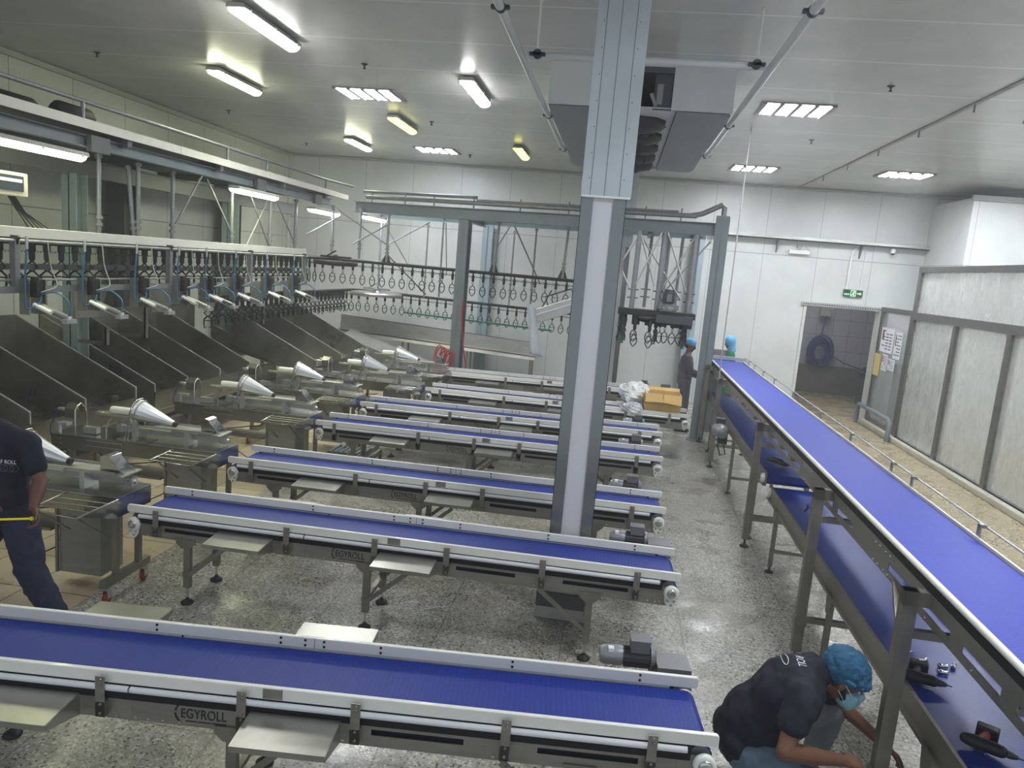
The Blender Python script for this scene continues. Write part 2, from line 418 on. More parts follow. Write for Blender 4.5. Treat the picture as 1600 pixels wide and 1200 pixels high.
# doorway frame: thick white jambs and a perforated header
b = MB(); b.box(DX0 - .06, DX0, YB - .03, YB + .18, 0, DZ); b.box(DX1 - .02, DX1 + .1, YB - .5, YB + .18, 0, DZ)
struct(b.build('trim_5', mat('door_jamb', S(200, 202, 198), .45, 0, .06, 6, .1, 20)))
hd = empty('strip_curtain_rail', (0, 0, 0), 0, 'perforated steel curtain rail above the doorway in the back wall', 'rail')
q = MB(); q.box(DX0 - .12, DX1 + .12, YB - .06, YB - .02, DZ - .01, DZ + .07); q.build('rail_plate', 'steel', hd)
q = MB()
for k in range(34): q.tube((DX0 - .08 + k * .05, YB - .062, DZ + .03), (DX0 - .08 + k * .05, YB - .066, DZ + .03), .013, n=8)
q.build('holes', 'black', hd)
# washing room behind the doorway
b = MB(); b.box(3.0, 7.9, 21.2, 21.35, .75, 3.2); struct(b.build('wall_far_room', 'tilewall'))
b = MB(); b.box(3.0, 7.9, 21.0, 21.35, 0, .75); struct(b.build('baseboard_far_room', mat('dark_wall_base', S(112, 112, 104), .5, 0, .15, 3)))
struct(MB().box(2.9, 3.0, YB + .15, 21.35, 0, 3.2).build('wall_far_room_left', 'tilewall'))
struct(MB().box(7.9, 8.0, YB + .15, 21.35, 0, 3.2).build('wall_far_room_right', 'tilewall'))
struct(MB().box(2.9, 8.0, YB + .15, 21.35, 3.2, 3.3).build('ceiling_far_room', 'ceil'))
hc = empty('hose_reel', (5.55, 20.85, 1.5), 0, 'blue washing hose coiled on a hook in the tiled room behind the doorway', 'hose')
q = MB()
for k in range(14):
    rx = .15 + .013 * k; rz_ = .22 + .016 * k; cx = .03 * math.sin(k * 2.1); cz = -.36 - .035 * math.cos(k * 1.3)
    q.path([(cx + rx * math.cos(t * PI / 12), .05 - .02 * (k % 5), cz + rz_ * math.sin(t * PI / 12)) for t in range(24)], .019, 6, True)
q.build('coil', 'hose_navy', hc)
q = MB(); q.path([(-.05, .0, -.1), (.0, .02, .3), (.05, .02, .62)], .018, 6); q.path([(.25, -.05, -.4), (.6, -.2, -.6), (1.1, -.4, -.72)], .017, 6); q.build('loose_end', 'hose_navy', hc)
q = MB(); q.box(-.12, .12, 0, .09, .6, .84); q.build('valve_box', 'lampbody', hc)
bn = empty('waste_bin', (6.5, 19.4, 0), 0, 'dark square bin on the wet floor of the tiled room', 'bin')
MB().prism([(-.26, -.26, 0), (.26, -.26, 0), (.26, .26, 0), (-.26, .26, 0)], (0, 0, .78)).build('bin_body', 'paint_dark', bn, .02)
MB().box(-.3, .3, -.3, .3, .78, .84).build('rim', 'motor_dark', bn, .015)
MB().box(-.2, .2, -.2, .2, .84, .95).build('lid', 'motor_dark', bn, .02)
# right glazed partition: posts on the plane x = XR
M['glazing'] = None
def glazing():
    m, nt, bs = _nt('scuffed_clear_panels')
    tc = N(nt, 'ShaderNodeTexCoord'); mp = N(nt, 'ShaderNodeMapping'); mp.inputs['Scale'].default_value = (1, 2.2, .7)
    nt.links.new(tc.outputs['Object'], mp.inputs[0])
    nz = V(N(nt, 'ShaderNodeTexNoise'), Scale=2.4, Detail=8.0, Roughness=.75); nt.links.new(mp.outputs[0], nz.inputs['Vector'])
    rp = N(nt, 'ShaderNodeMapRange'); V(rp, From_Min=.35, From_Max=.65, To_Min=.16, To_Max=.4); nt.links.new(nz.outputs['Fac'], rp.inputs[0])
    c = mixc(nt, nz.outputs['Fac'], S(196, 198, 196), S(212, 214, 210)); nt.links.new(c, bs.inputs['Base Color'])
    nt.links.new(rp.outputs[0], bs.inputs['Roughness'])
    al = N(nt, 'ShaderNodeMapRange'); V(al, From_Min=.3, From_Max=.7, To_Min=.34, To_Max=.6); nt.links.new(nz.outputs['Fac'], al.inputs[0])
    nt.links.new(al.outputs[0], bs.inputs['Alpha'])
    return m
M['glazing'] = glazing()
M['frame'] = mat('scuffed_steel_frame', S(118, 117, 113), .4, .8, .25, 9, .3, 30, .12)
fb = MB()
for y in (14.95, 13.15, 11.4, 9.7, 8.0, 6.3): fb.box(XR - .05, XR + .07, y - .06, y + .06, 0, 2.42)
fb.box(XR - .05, XR + .07, 14.89, 15.01, 2.4, 3.34)
fb.box(XR - .06, XR + .08, 4.0, 15.01, 2.36, 2.5); fb.box(XR - .055, XR + .075, 4.0, 15.01, 3.24, 3.34); fb.box(XR - .05, XR + .07, 4.0, 15.0, 0, .1)
struct(fb.build('window_1', 'frame'), 'steel framed clear partition beside the wide belt')
ys = [14.89, 13.21, 13.09, 11.46, 11.34, 9.76, 9.64, 8.06, 7.94, 6.36]
pb = MB()
for k in range(0, len(ys), 2): pb.box(XR - .004, XR + .004, ys[k + 1], ys[k], .1, 2.36)
pb.box(XR - .004, XR + .004, 4.0, 14.89, 2.5, 3.24)
struct(pb.build('window_2', 'glazing'), 'scuffed clear panes of the partition')
# narrow dark window beside the doorway with kerb and bumper
fb = MB(); fb.box(XR - .03, XR + .05, 16.62, 16.72, .1, 2.5); fb.box(XR - .03, XR + .05, 15.0, 15.12, .1, 2.5); fb.box(XR - .04, XR + .06, 15.0, 16.72, 2.42, 2.52); fb.box(XR - .03, XR + .05, 15.1, 16.65, .1, .16)
struct(fb.build('window_3', 'frame'), 'narrow glazed bay between doorway and partition')
struct(MB().box(XR, XR + .01, 15.1, 16.65, .16, 2.42).build('window_4', mat('clear_pane', S(190, 196, 196), .15, 0, .1, 2, alpha=.3)))
struct(MB().box(XR - .14, XR + .2, 4.0, 16.75, 0, .1).build('trim_6', mat('kerb', S(178, 174, 158), .6, 0, .12, 4, .2, 20), None, .02), 'pale kerb under the partition')
struct(MB().box(XR + .12, XR + .2, 16.72, 17.3, 0, 2.42).build('wall_right_stub', 'wall'))
bm = MB(); bm.path([(XR - .2, 16.75, 0), (XR - .2, 16.75, .36), (XR - .2, 16.68, .42), (XR - .2, 14.9, .42), (XR - .2, 14.82, .36), (XR - .2, 14.82, 0)], .045, 10)
tag(bm.build('bumper_rail', 'paint'), 'grey-blue tubular bumper rail on the kerb by the doorway', 'rail')
# what is behind the clear partition: side wall, cold store front
struct(MB().box(8.6, 8.75, 3.0, 15.5, 0, ZC).build('wall_right', 'wall'))
struct(MB().box(6.45, 8.6, 15.4, 17.3, 0, 4.72).build('wall_cold_store', 'wall'))
struct(MB().box(6.4, 8.6, 15.34, 15.4, 4.66, 4.76).build('trim_7', 'lampbody'))
for k, (y, h) in enumerate(((11.6, 1.25), (9.9, 1.5), (15.9, 1.4))):  # the last one is added to darken the narrow pane low down
    o = MB().box(*((6.7, 7.3) if k < 2 else (5.85, 6.35)), y - .4, y + .4, 0, h).build('storage_cabinet', 'paint_dark', None, .02)
    tag(o, ['dark waist-high cabinet blurred behind the left panes of the partition', 'tall dark cabinet blurred behind the right-hand panes of the partition', 'added dark cabinet darkening the narrow glazed bay beside the doorway'][k], 'cabinet', 'cabinets behind the partition')
struct(MB().box(7.9, 9.0, -1.0, YB, -0.1, 0).build('floor', 'terrazzo_gold'))
# papers taped to the narrow window
def sheet(y0, y1, z0, z1, label, lines):
    t = empty('notice_sheet', (XR - .06, (y0 + y1) / 2, z0), 0, label, 'notice', 'papers taped beside the doorway')
    w = (y1 - y0) / 2
    MB().box(-.003, 0, -w, w, 0, z1 - z0).build('paper', 'paper' if lines != 'y' else 'ink_y', t)
    if lines != 'y':
        q = MB(); r = random.Random(len(label))
        for k in range(7):
            z = (z1 - z0) * (.12 + .12 * k)
            for c in range(3):
                if r.random() < .75: q.box(-.006, -.003, -w * .8 + c * w * .56, -w * .8 + c * w * .56 + w * .4, z, z + (z1 - z0) * .05)
        q.build('print', 'ink', t)
        q = MB(); q.box(-.006, -.003, w * .55, w * .8, (z1 - z0) * .5, (z1 - z0) * .9); q.build('colour_block', 'ink_r', t)
    return t
sheet(15.7, 16.4, 1.62, 2.12, 'large white printed sheet taped at head height beside the doorway', 'g')
sheet(15.25, 15.62, 1.55, 2.08, 'white sheet with a row of dark dots, rightmost of the taped papers', 'g')
sheet(15.85, 16.15, 1.25, 1.58, 'small white sheet taped under the large printed sheet', 'g')
sheet(15.45, 15.8, 1.3, 1.52, 'narrow white slip below the dotted sheet, right of the small sheet', 'g')
sheet(16.25, 16.6, 1.1, 1.56, 'yellowish sheet taped lowest, next to the door jamb', 'y')
# cable tray on the back wall
ct = empty('cable_tray', (0, 0, 0), 0, 'long perforated cable tray along the white back wall above the exit sign', 'cable tray')
q = MB(); q.box(1.9, 7.2, YB - .22, YB - .02, 3.78, 3.8); q.box(1.9, 7.2, YB - .22, YB - .205, 3.78, 3.86); q.box(1.9, 7.2, YB - .03, YB - .015, 3.78, 3.86); q.build('tray', 'steel', ct)
for x in (3.35, 5.1, 6.9):
    MB().prism([(x, YB - .2, 3.78), (x, YB - .02, 3.78), (x, YB - .02, 3.5)], (.03, 0, 0)).build('bracket', 'galv', ct)
q = MB()
for k in range(3): q.path([(1.9, YB - .08 - .04 * k, 3.81), (4.5, YB - .08 - .04 * k, 3.82), (7.1, YB - .08 - .04 * k, 3.81)], .012, 6)
q.build('cables', 'lampbody', ct)
# exit sign
ex = empty('exit_sign', (5.1, YB - .02, 2.68), 0, 'small green running-man exit sign above the doorway', 'sign')
MB().box(-.2, .2, -.035, 0, 0, .15).build('sign_box', 'exit_dark', ex)
q = MB()
q.box(-.05, .055, -.038, -.035, .012, .02); q.box(-.05, .055, -.038, -.035, .128, .136); q.box(-.052, -.045, -.038, -.035, .012, .136); q.box(.048, .055, -.038, -.035, .012, .136)
q.bar((-.005, -.037, .06), (.015, -.037, .098), .003, .02, (1, 0, 0)); q.tube((.02, -.035, .112), (.02, -.039, .112), .011, n=8)
q.bar((-.005, -.037, .062), (.02, -.037, .045), .003, .01, (1, 0, 0)); q.bar((.02, -.037, .045), (.012, -.037, .024), .003, .01, (1, 0, 0)); q.bar((-.005, -.037, .06), (-.028, -.037, .035), .003, .01, (1, 0, 0)); q.bar((.012, -.037, .095), (.033, -.037, .08), .003, .008, (1, 0, 0)); q.bar((.008, -.037, .092), (-.018, -.037, .082), .003, .008, (1, 0, 0))
q.box(.08, .14, -.038, -.035, .066, .08); q.prism([(.135, -.038, .045), (.135, -.038, .101), (.175, -.038, .073)], (0, .003, 0))
q.build('running_figure', 'exit', ex)
tm = text_mesh('EXIT', .05, .001, .11)
place_text(tm, 'x', 'exit', Matrix.Translation((-.18, -.037, .03)) @ Matrix.Rotation(PI / 2, 4, 'X'), ex).build('lettering', 'exit', ex)
q = MB(); q.path([(-.15, -.02, .15), (-.14, -.02, .95), (-.02, -.05, 1.12), (-.3, -.08, 1.14)], .022, 8); q.path([(.13, -.015, .15), (.14, -.015, 1.0)], .008, 6); q.build('conduit', 'whitep', ex)
# emergency lamp, wall camera
el = empty('emergency_light', (3.85, YB - .02, 3.5), 0, 'white oblong emergency light under the cable tray on the back wall', 'light')
MB().box(-.22, .22, -.07, 0, 0, .09).build('lamp_body', 'whitep', el, .01)
q = MB(); q.box(-.05, .03, -.05, 0, .12, .2); q.path([(.0, -.03, .12), (.08, -.04, .2), (.22, -.03, .1)], .006, 5); q.build('junction_box', 'lampbody', el)
wc = empty('security_camera', (5.76, YB - .12, 3.7), 0, 'small white dome camera hanging under the cable tray', 'camera')
q = MB(); q.lathe([(.05, .06), (.055, 0), (.05, -.03)], (0, 0, 0)); q.build('mount', 'whitep', wc)
q = MB(); q.ell((0, -.01, -.03), (.04, .04, .04)); q.build('dome', 'black', wc)
# ceiling sprinklers
first = None
for k, (x, y, d) in enumerate(((-6.7, 8.93, 'nearest the left wall, close to the camera'), (-3.2, 8.84, 'left of the big ceiling cooler, nearest the camera'), (-6.8, 12.3, 'above the upper handrail at the left'), (-3.25, 12.23, 'between the yellow lamp and the blue-white panel'), (-3.3, 15.65, 'farthest back, near the blue-white panel'), (2.62, 8.66, 'right of the nearest square light panel'), (2.6, 11.87, 'between the two right-hand light panels'), (-6.8, 15.5, 'in the far left corner'))):
    if first is None:
        first = empty('sprinkler', (0, 0, 0), 0, '', '')
        MB().lathe([(.06, 0), (.05, -.012), (.02, -.02), (.015, -.05)], (0, 0, 0), n=12).build('collar', 'motor_dark', first)
        MB().lathe([(.005, -.05), (.028, -.075), (.028, -.08), (.003, -.082)], (0, 0, 0), n=10).build('deflector', 'motor_dark', first)
        o = first
    else: o = copy_tree(first)
    o.location = (x, y, ZC); o.scale = (.7, .7, .7)
    tag(o, 'small ceiling sprinkler ' + d, 'sprinkler', 'ceiling sprinklers')
# ---------------------------------------------------------------- lamps
def tube_lamp(L, matname):
    t = empty('strip_light', (0, 0, 0), 0, '', '')
    b = MB(); b.prism([(-.085, 0, -.0), (.085, 0, 0), (.1, 0, -.045), (-.1, 0, -.045)], (0, L, 0)); b.build('housing', 'lampbody', t, .008)
    b = MB(); n = 8; rings = []
    for (yy, k) in ((0.01, .75), (.03, 1), (L - .03, 1), (L - .01, .75)):
        rings.append([(k * .085 * math.cos(PI * i / n), yy, -.045 - k * .055 * math.sin(PI * i / n)) for i in range(n + 1)])
    vs = [p for r in rings for p in r]; m = n + 1
    fs = [(j * m + i, j * m + i + 1, (j + 1) * m + i + 1, (j + 1) * m + i) for j in range(3) for i in range(n)] + [tuple(range(m)), tuple(range(4 * m - 1, 3 * m - 1, -1))]
    b.add(vs, fs, True); b.build('diffuser', matname, t)
    b = MB()
    for yy in (.12, L * .5, L - .12):
        for s in (-1, 1): b.box(s * .1 - .006, s * .1 + .006, yy - .015, yy + .015, -.065, -.03)
    b.build('clips', 'steel', t)
    return t
def led_panel(m):
    t = empty('ceiling_light_panel', (0, 0, 0), 0, '', '')
    q = MB()
    for k in range(4): q.box(k * .2, k * .2 + .145, 0, .62, -.012, 0)
    q.build('light_strips', m, t)
    q = MB()
    for k in range(5): q.box(k * .2 - .055, k * .2, -.02, .64, -.03, 0)
    q.box(-.025, .8, -.035, -.0, -.015, 0); q.box(-.025, .8, .62, .655, -.015, 0)
    q.build('frame', 'lampbody', t)
    return t
lamps = [
 ('white_lamp', -3.72, 6.8, ZC - .02, 1.25, 'nearest white twin-tube strip light at the top left of the ceiling'),
 ('warm_lamp', -5.35, 9.25, ZC - .02, 1.2, 'white strip light on the ceiling left of the four-strip panel'),
 ('white_lamp', -2.03, 9.1, ZC - .02, 1.25, 'white strip light on the ceiling left of the cooler'),
 ('yellow_lamp', -3.75, 11.7, ZC - .02, 1.2, 'yellow strip light on the ceiling between the two left light panels'),
 ('warm_lamp', -5.4, 14.2, ZC - .02, 1.2, 'farthest left strip light on the ceiling'),
 ('yellow_lamp', -2.07, 13.95, ZC - .02, 1.2, 'small yellow strip light behind the cooler pipe'),
 ('warm_lamp', -5.62, 5.95, 3.53, 1.3, 'bright greenish strip light under the walkway, nearest the camera'),
 ('warm_lamp', -5.62, 10.35, 3.55, 1.3, 'greenish strip light under the walkway in the middle of its length'),
 ('white_lamp', -5.7, 13.3, 3.5, 1.25, 'white strip light under the far corner of the walkway'),
 ('white_lamp', -5.2, 14.75, 3.52, 1.25, 'white strip light behind the cross beam at the walkway corner'),
 ('white_lamp', 5.0, 18.6, 3.18, 1.25, 'added strip light brightening the tiled room behind the doorway'),  # added to brighten the tiled room, the fixture stays out of view
 ('white_lamp', -4.0, 3.2, ZC - .02, 1.25, 'strip light on the ceiling above the camera at the left'),
]
protoL = {}
for (mn, x, y, z, L, lab) in lamps:
    o = tube_lamp(L, mn); o.location = (x, y, z); tag(o, lab, 'light', 'strip lights')
for (m, x, y, lab) in (('led', -4.04, 10.1, 'four-strip white ceiling light panel left of the centre lamps'), ('led_blue', -4.28, 15.0, 'four-strip bluish ceiling light panel far back at the left'),
                       ('led', 1.55, 9.65, 'four-strip ceiling light panel right of the pillar, nearest the camera'), ('led', 1.93, 14.7, 'four-strip ceiling light panel right of the pillar, farther back'),
                       ('led', 4.5, 14.3, 'four-strip ceiling light panel at the far right'), ('led', 1.6, 3.2, 'four-strip ceiling light panel above the camera'), ('led', 4.6, 4.4, 'four-strip ceiling light panel above the near right partition'), ('led', 4.6, 9.3, 'four-strip ceiling light panel above the right partition'), ('led', 7.0, 7.0, 'four-strip ceiling light panel behind the partition'), ('led', 6.6, 13.2, 'four-strip ceiling light panel in front of the cold store')):  # the last two panels are added to brighten the right side
    if m + lab[-9:] == '': pass
    o = led_panel(m); o.location = (x, y, ZC); tag(o, lab, 'light', 'ceiling light panels')
# ================================================================ pillars
def pillar(x0, x1, y0, y1, label, front=True):
    t = empty('pillar', ((x0 + x1) / 2, (y0 + y1) / 2, 0), 0, label, 'pillar')
    w = (x1 - x0) / 2; d = (y1 - y0) / 2
    b = MB(); b.box(-w + .012, w - .012, -d + .012, d - .012, .18, 3.29); b.build('panel', 'pillar_panel', t)
    for sx in (-1, 1):
        for sy in (-1, 1):
            b = MB(); xa, xb = (sx * w, sx * (w - .09)); ya, yb = (sy * d, sy * (d - .09))
            b.box(xa, xb, ya, ya - sy * .004, .18, 3.28); b.box(xa, xa - sx * .004, ya, yb, .18, 3.28)
            b.build('corner_guard', 'guard_steel', t)
    b = MB(); b.box(-w - .005, w + .03, -d - .01, d + .02, 3.3, 4.93); b.build('upper_cladding', 'upper_clad', t)
    b = MB()
    for sx in (-.62, 0, .66): b.box(w * sx - .002, w * sx + .002, -d - .0125, -d - .01, 3.3, 4.93)
    b.build('cladding_seams', 'seam', t)
    b = MB()
    for k in range(9):
        for sx in (-.72, .8): b.lathe([(.005, 0), (.002, .004)], (w * sx, -d - .01, 3.42 + k * .18), (0, -1, 0), 6)
    b.build('rivets', 'seam', t)
    b = MB(); b.box(-w - .0, w + .025, -d - .02, d + .02, 3.285, 3.3); b.build('ledge', 'whitep', t)
    b = MB(); b.box(-w - .06, w + .05, -d - .04, d + .06, 0, .1); b.box(-w - .045, w + .035, -d - .03, d + .045, .22, .32); b.build('plinth', 'plinth', t, .01)
    b = MB(); b.box(-w - .055, w + .045, -d - .036, d + .055, .1, .22); b.build('skirting', 'paint_dark', t)
    return t
M['pillar_panel'] = mat('pillar_white_panel', S(206, 208, 212), .45, 0, .03, 2)
M['guard_steel'] = mat('pillar_corner_steel', S(124, 130, 129), .24, .6, .06, 1.2, .12, 7, .05)
M['upper_clad'] = mat('pillar_upper_sheet', S(186, 194, 198), .32, .35, .06, 2, .05, 5)
M['seam'] = mat('dark_seam', S(110, 114, 116), .6)
M['plinth'] = mat('plinth', S(170, 168, 158), .6, 0, .08)
pillar(-.33, 0.0, 5.6, 5.92, 'tall square pillar with steel corner guards standing between the belts in the middle')
pillar(-.2, .17, 15.0, 15.35, 'second pillar far back, mostly hidden behind the middle one')
# ================================================================ ceiling cooler
ev = empty('ceiling_cooler', (0.0, 8.2, 4.93), 0, 'big white dual-tray cooler unit with fans hanging from the ceiling behind the pillar', 'cooling unit')
b = MB(); b.box(-.93, -.02, 0, .03, -.46, -.04); b.box(.36, .98, 0, .03, -.46, -.04); b.box(-.93, -.9, .032, 4.37, -.46, -.04); b.box(.95, .98, .032, 4.37, -.46, -.04); b.box(-.93, .98, 4.37, 4.4, -.46, -.04); b.box(-.93, .98, 0, 4.4, -.04, -.02)
b.build('casing', 'evap', ev)
b = MB(); b.box(.17, .36, .06, .1, -.45, -.05); b.box(-.02, .36, .0, .02, -.1, -.04); b.build('recess', 'paint_dark', ev)
b = MB(); b.box(.2, .26, .04, .06, -.4, -.2); b.tube((.2, .05, -.42), (.14, .02, -.3), .02); b.build('valve', 'lampbody', ev)
for (a, c) in ((-.92, -.3), (.42, .97)):
    b = MB(); b.box(a, c, .05, 4.35, -.49, -.46); b.box(a, c, .05, 4.35, -.52, -.49) if False else None
    b.build('drip_tray', 'evap_grey', ev)
b = MB(); b.box(-.3, .42, .05, 4.35, -.44, -.43); b.build('fan_plate', 'evap', ev)
for k in range(5):
    y = .75 + k * .82
    g = MB(); g.lathe([(.3, 0), (.3, -.05), (.26, -.09), (.12, -.12), (.04, -.12)], (.06, y, -.44), n=10); fg = g.build('fan_guard', 'fan', ev)
    g = MB()
    for j in range(5): g.path([(.06 + (.07 + .05 * j) * math.cos(i * PI / 8), y + (.07 + .05 * j) * math.sin(i * PI / 8), -.575 + .018 * j) for i in range(16)], .004, 4, True)
    for i in range(8): g.tube((.06, y, -.57), (.06 + .3 * math.cos(i * PI / 4), y + .3 * math.sin(i * PI / 4), -.49), .004, n=4)
    g.build('grille', 'motor_dark', fg)
b = MB(); b.path([(.2, 2.9, -.56), (.16, 2.6, -.66), (.02, 2.5, -.72), (-.02, 2.2, -.62)], .008, 6); b.path([(.2, .9, -.56), (.17, .8, -.62), (.2, .7, -.6)], .008, 6); b.build('cable', 'black', ev)
lb = MB(); lb.box(-.36, -.24, -.003, 0, -.16, -.05); lb.build('rating_plate', 'cream', ev)
# round pipes hung from the ceiling
def hung_pipe(pts, label, rods, z):
    t = empty('hanging_pipe', (0, 0, 0), 0, label, 'pipe')
    MB().path(pts, .032, 10).build('pipe', 'evap', t)
    for (x, y) in rods:
        b = MB(); b.tube((x, y, z), (x, y, ZC), .012, n=6); b.build('rod', 'whitep', t)
        b = MB(); b.lathe([(.038, -.02), (.038, .02)], (x, y, z), (0, 1, 0), 12); b.box(x - .065, x + .065, y - .02, y + .02, z - .012, z + .012); b.build('clamp', 'motor_dark', t)
    return t
hung_pipe([(-1.0, 2.0, 4.5), (-1.0, 11.5, 4.5)], 'long white pipe running below the ceiling left of the cooler', ((-1.0, 5.4), (-1.0, 9.0), (-1.0, 11.4)), 4.5)
hung_pipe([(1.05, 2.0, 4.5), (1.05, 11.3, 4.5)], 'long white pipe running below the ceiling right of the cooler', ((1.05, 5.25), (1.05, 9.0), (1.05, 11.2)), 4.5)
t = hung_pipe([(-.95, 6.55, 4.5), (1.0, 6.55, 4.5)], 'frosted cross pipe joining the two ceiling pipes in front of the cooler', ((-.86, 6.5), (.92, 6.5)), 4.5)
# ================================================================ walkway at the left and along the back
def ibeam(name, p, q, w, h, m, label, cat='beam', group=None):
    t = MB(); p = Vector(p); q = Vector(q)
    for dz, ww, hh in ((h / 2 - .006, w, .012), (-h / 2 + .006, w, .012), (0, .012, h - .02)):
        t.bar(p + Vector((0, 0, dz)), q + Vector((0, 0, dz)), ww, hh)
    o = t.build(name, m); return tag(o, label, cat, group)
def hcolumn(x, y, z1, w, d, m, label, ang=0.0):
    t = empty('steel_column', (x, y, 0), ang, label, 'column')
    b = MB(); b.box(-w / 2, w / 2, -d / 2, -d / 2 + .014, 0, z1); b.box(-w / 2, w / 2, d / 2 - .014, d / 2, 0, z1); b.box(-.007, .007, -d / 2, d / 2, 0, z1)
    b.build('profile', m, t)
    b = MB(); b.box(-w / 2 - .05, w / 2 + .05, -d / 2 - .05, d / 2 + .05, 0, .016); b.build('base_plate', m, t)
    return t
wk = empty('walkway', (-5.6, 4.0, 3.8), 0, 'raised steel walkway with white edge strip and handrail along the left wall', 'walkway')
b = MB(); b.box(-2.3, -.02, 0, 10.6, .0, .03); b.build('deck', 'paint_dark', wk)
b = MB(); b.box(-.02, .0, 0, 10.35, -.02, .075); b.box(-.0, .004, 5.0, 5.01, -.02, .075); b.box(-.02, .0, 10.35, 10.9, -.02, .07); b.build('edge_strip', 'tray', wk)
b = MB(); b.path([(-.04, 0, .25), (-.04, 9.9, .25), (.3, 10.35, .2)], .022, 8); b.build('handrail', 'galv', wk)
for y in (.4, 3.3, 6.2, 7.4, 9.8): MB().tube((-.04, y, .03), (-.04, y, .25), .02).build('rail_post', 'galv', wk)
for y in (.3, 2.0, 4.0, 6.0, 8.0, 9.8): MB().box(-2.3, -.03, y, y + .08, -.1, 0).build('cross_bearer', 'paint_dark', wk)
for k, (y, r) in enumerate(((6.75, .08), (7.55, .11))):
    m = empty('walkway_motor', (-5.95, y, 3.83), 0, ['low dark motor lying on the walkway, nearest the camera', 'round black motor cover on the walkway beside a rail post'][k], 'motor', 'motors on the walkway')
    g = MB(); g.lathe([(r * .6, -.28), (r, -.22), (r, .2), (r * .7, .26)], (0, 0, r), (0, 1, 0), 18); g.build('motor_body', 'black', m)
    g = MB(); g.box(-r, r, -.2, .2, 0, .03); g.build('foot', 'motor_dark', m)
ibeam('steel_beam', (-5.75, 4.0, 3.67), (-5.75, 14.3, 3.67), .1, .13, 'paint', 'long grey-blue beam carrying the walkway edge above the strip lights')
for y in (7.45, 11.15, 13.4):
    o = MB().box(-5.72, -5.66, y, y + .3, 3.57, 3.74).build('splice_plate', 'paint_dark'); tag(o, 'dark splice box on the long walkway beam ' + {7.45: 'at the end of the nearest strip light', 11.15: 'above the middle strip light', 13.4: 'near the walkway corner'}[y], 'plate', 'splice boxes on the walkway beam')
ibeam('steel_beam', (-6.5, 4.0, 3.47), (-6.5, 14.3, 3.47), .12, .2, 'paint_dark', 'deep dark beam under the walkway on the column tops')
ibeam('steel_beam', (-5.25, 14.4, 3.62), (1.63, 13.12, 3.62), .14, .21, 'paint', 'grey cross beam spanning from the walkway corner to the right-hand column')
ibeam('steel_beam', (-5.2, 15.9, 3.58), (1.55, 14.6, 3.58), .12, .12, 'paint_blue', 'pale secondary beam just behind the grey cross beam')
for (x, y) in ((-2.9, 13.98), (-.7, 13.56), (.5, 13.35), (1.3, 13.2)):
    ibeam('steel_beam', (x, y, 3.53), (x + .02, y + 1.6, 3.53), .1, .1, 'paint', 'short joist between cross beam and rear beam, ' + {-2.9: 'over the middle column', -.7: 'just left of the pillar', .5: 'over the dark gearbox frame', 1.3: 'next to the right-hand column'}[x], 'beam', 'joists behind the cross beam')
hcolumn(-2.93, 13.93, 3.5, .2, .2, 'paint', 'grey-green column with red hose standing behind the farthest belt', -.18)
hcolumn(1.63, 13.07, 3.84, .22, .2, 'paint', 'tall grey column at the head of the wide raised belt', -.18)
hcolumn(-6.45, 8.2, 3.38, .19, .2, 'paint_green_lit', 'pale green-lit column between the first two chutes, nearest the camera')
hcolumn(-6.47, 11.84, 3.38, .2, .2, 'paint_green_lit', 'pale green-lit column between the second and third chutes')
hcolumn(-7.75, 10.9, 3.8, .3, .35, 'paint_dark', 'dark column against the left wall under the walkway')
hcolumn(-7.75, 14.15, 3.8, .3, .35, 'paint_dark', 'dark column near the far left corner')
hcolumn(-3.05, 17.13, 3.6, .24, .16, 'paint_blue', 'pale blue column against the back wall behind the hanging shackles')
hcolumn(1.68, 17.1, 3.7, .24, .2, 'paint_blue', 'pale blue column against the back wall behind the man in grey')
# pipes above the cross beam
ps = empty('pipe_run', (0, 0, 0), 0, 'pair of grey pipes with uprights on top of the cross beam', 'pipe')
b = MB(); b.path([(-5.1, 14.4, 3.93), (-2.75, 13.97, 3.93)], .03, 8); b.path([(-5.0, 14.3, 3.82), (1.2, 13.15, 3.82)], .04, 8); b.path([(-2.75, 13.97, 3.88), (-.3, 13.5, 3.88), (.9, 13.25, 3.88)], .022, 8)
b.build('pipes', 'galv', ps)
b = MB(); b.path([(1.1, 13.18, 3.82), (1.28, 13.14, 3.86), (1.6, 13.1, 4.03), (1.63, 13.07, 3.98), (1.63, 13.07, 3.84)], .045, 8); b.build('elbow', 'galv', ps)
for x in (-4.9, -4.2, -3.6, -2.8, -1.9, -1.0, .35, .95):
    yy = 14.4 - (x + 5.25) * .186; MB().tube((x, yy, 3.72), (x, yy, 3.94), .016, n=6).build('upright', 'galv', ps)
# ================================================================ hangers
def hanger(pts_list, label, braces=(), r=.026, name='tube_hanger', foot=None):
    t = empty(name, (0, 0, 0), 0, label, 'hanger')
    for (p, q) in pts_list:
        p = Vector(p); q = Vector(q)
        MB().tube(p, q, r).build('tube', 'galv', t)
        c = MB()
        for f in (.03, .72, .8): c.lathe([(r + .016, -.018), (r + .016, .018)], p.lerp(q, f), (q - p), 10)
        c.build('couplings', 'galv', t)
    for (p, q) in braces: MB().tube(p, q, r * .55, n=8).build('brace', 'galv', t)
    if foot: MB().prism([(foot - .03, 14.34, 2.74), (foot + .03, 14.34, 2.74), (foot + .09, 14.34, 2.58), (foot - .09, 14.34, 2.58)], (0, .02, 0)).build('foot', 'chain', t)
    return t
hanger([((-5.9, 7.88, 3.6), (-5.9, 7.88, 2.62))], 'hanger tube just right of the nearest green-lit column, under the walkway')
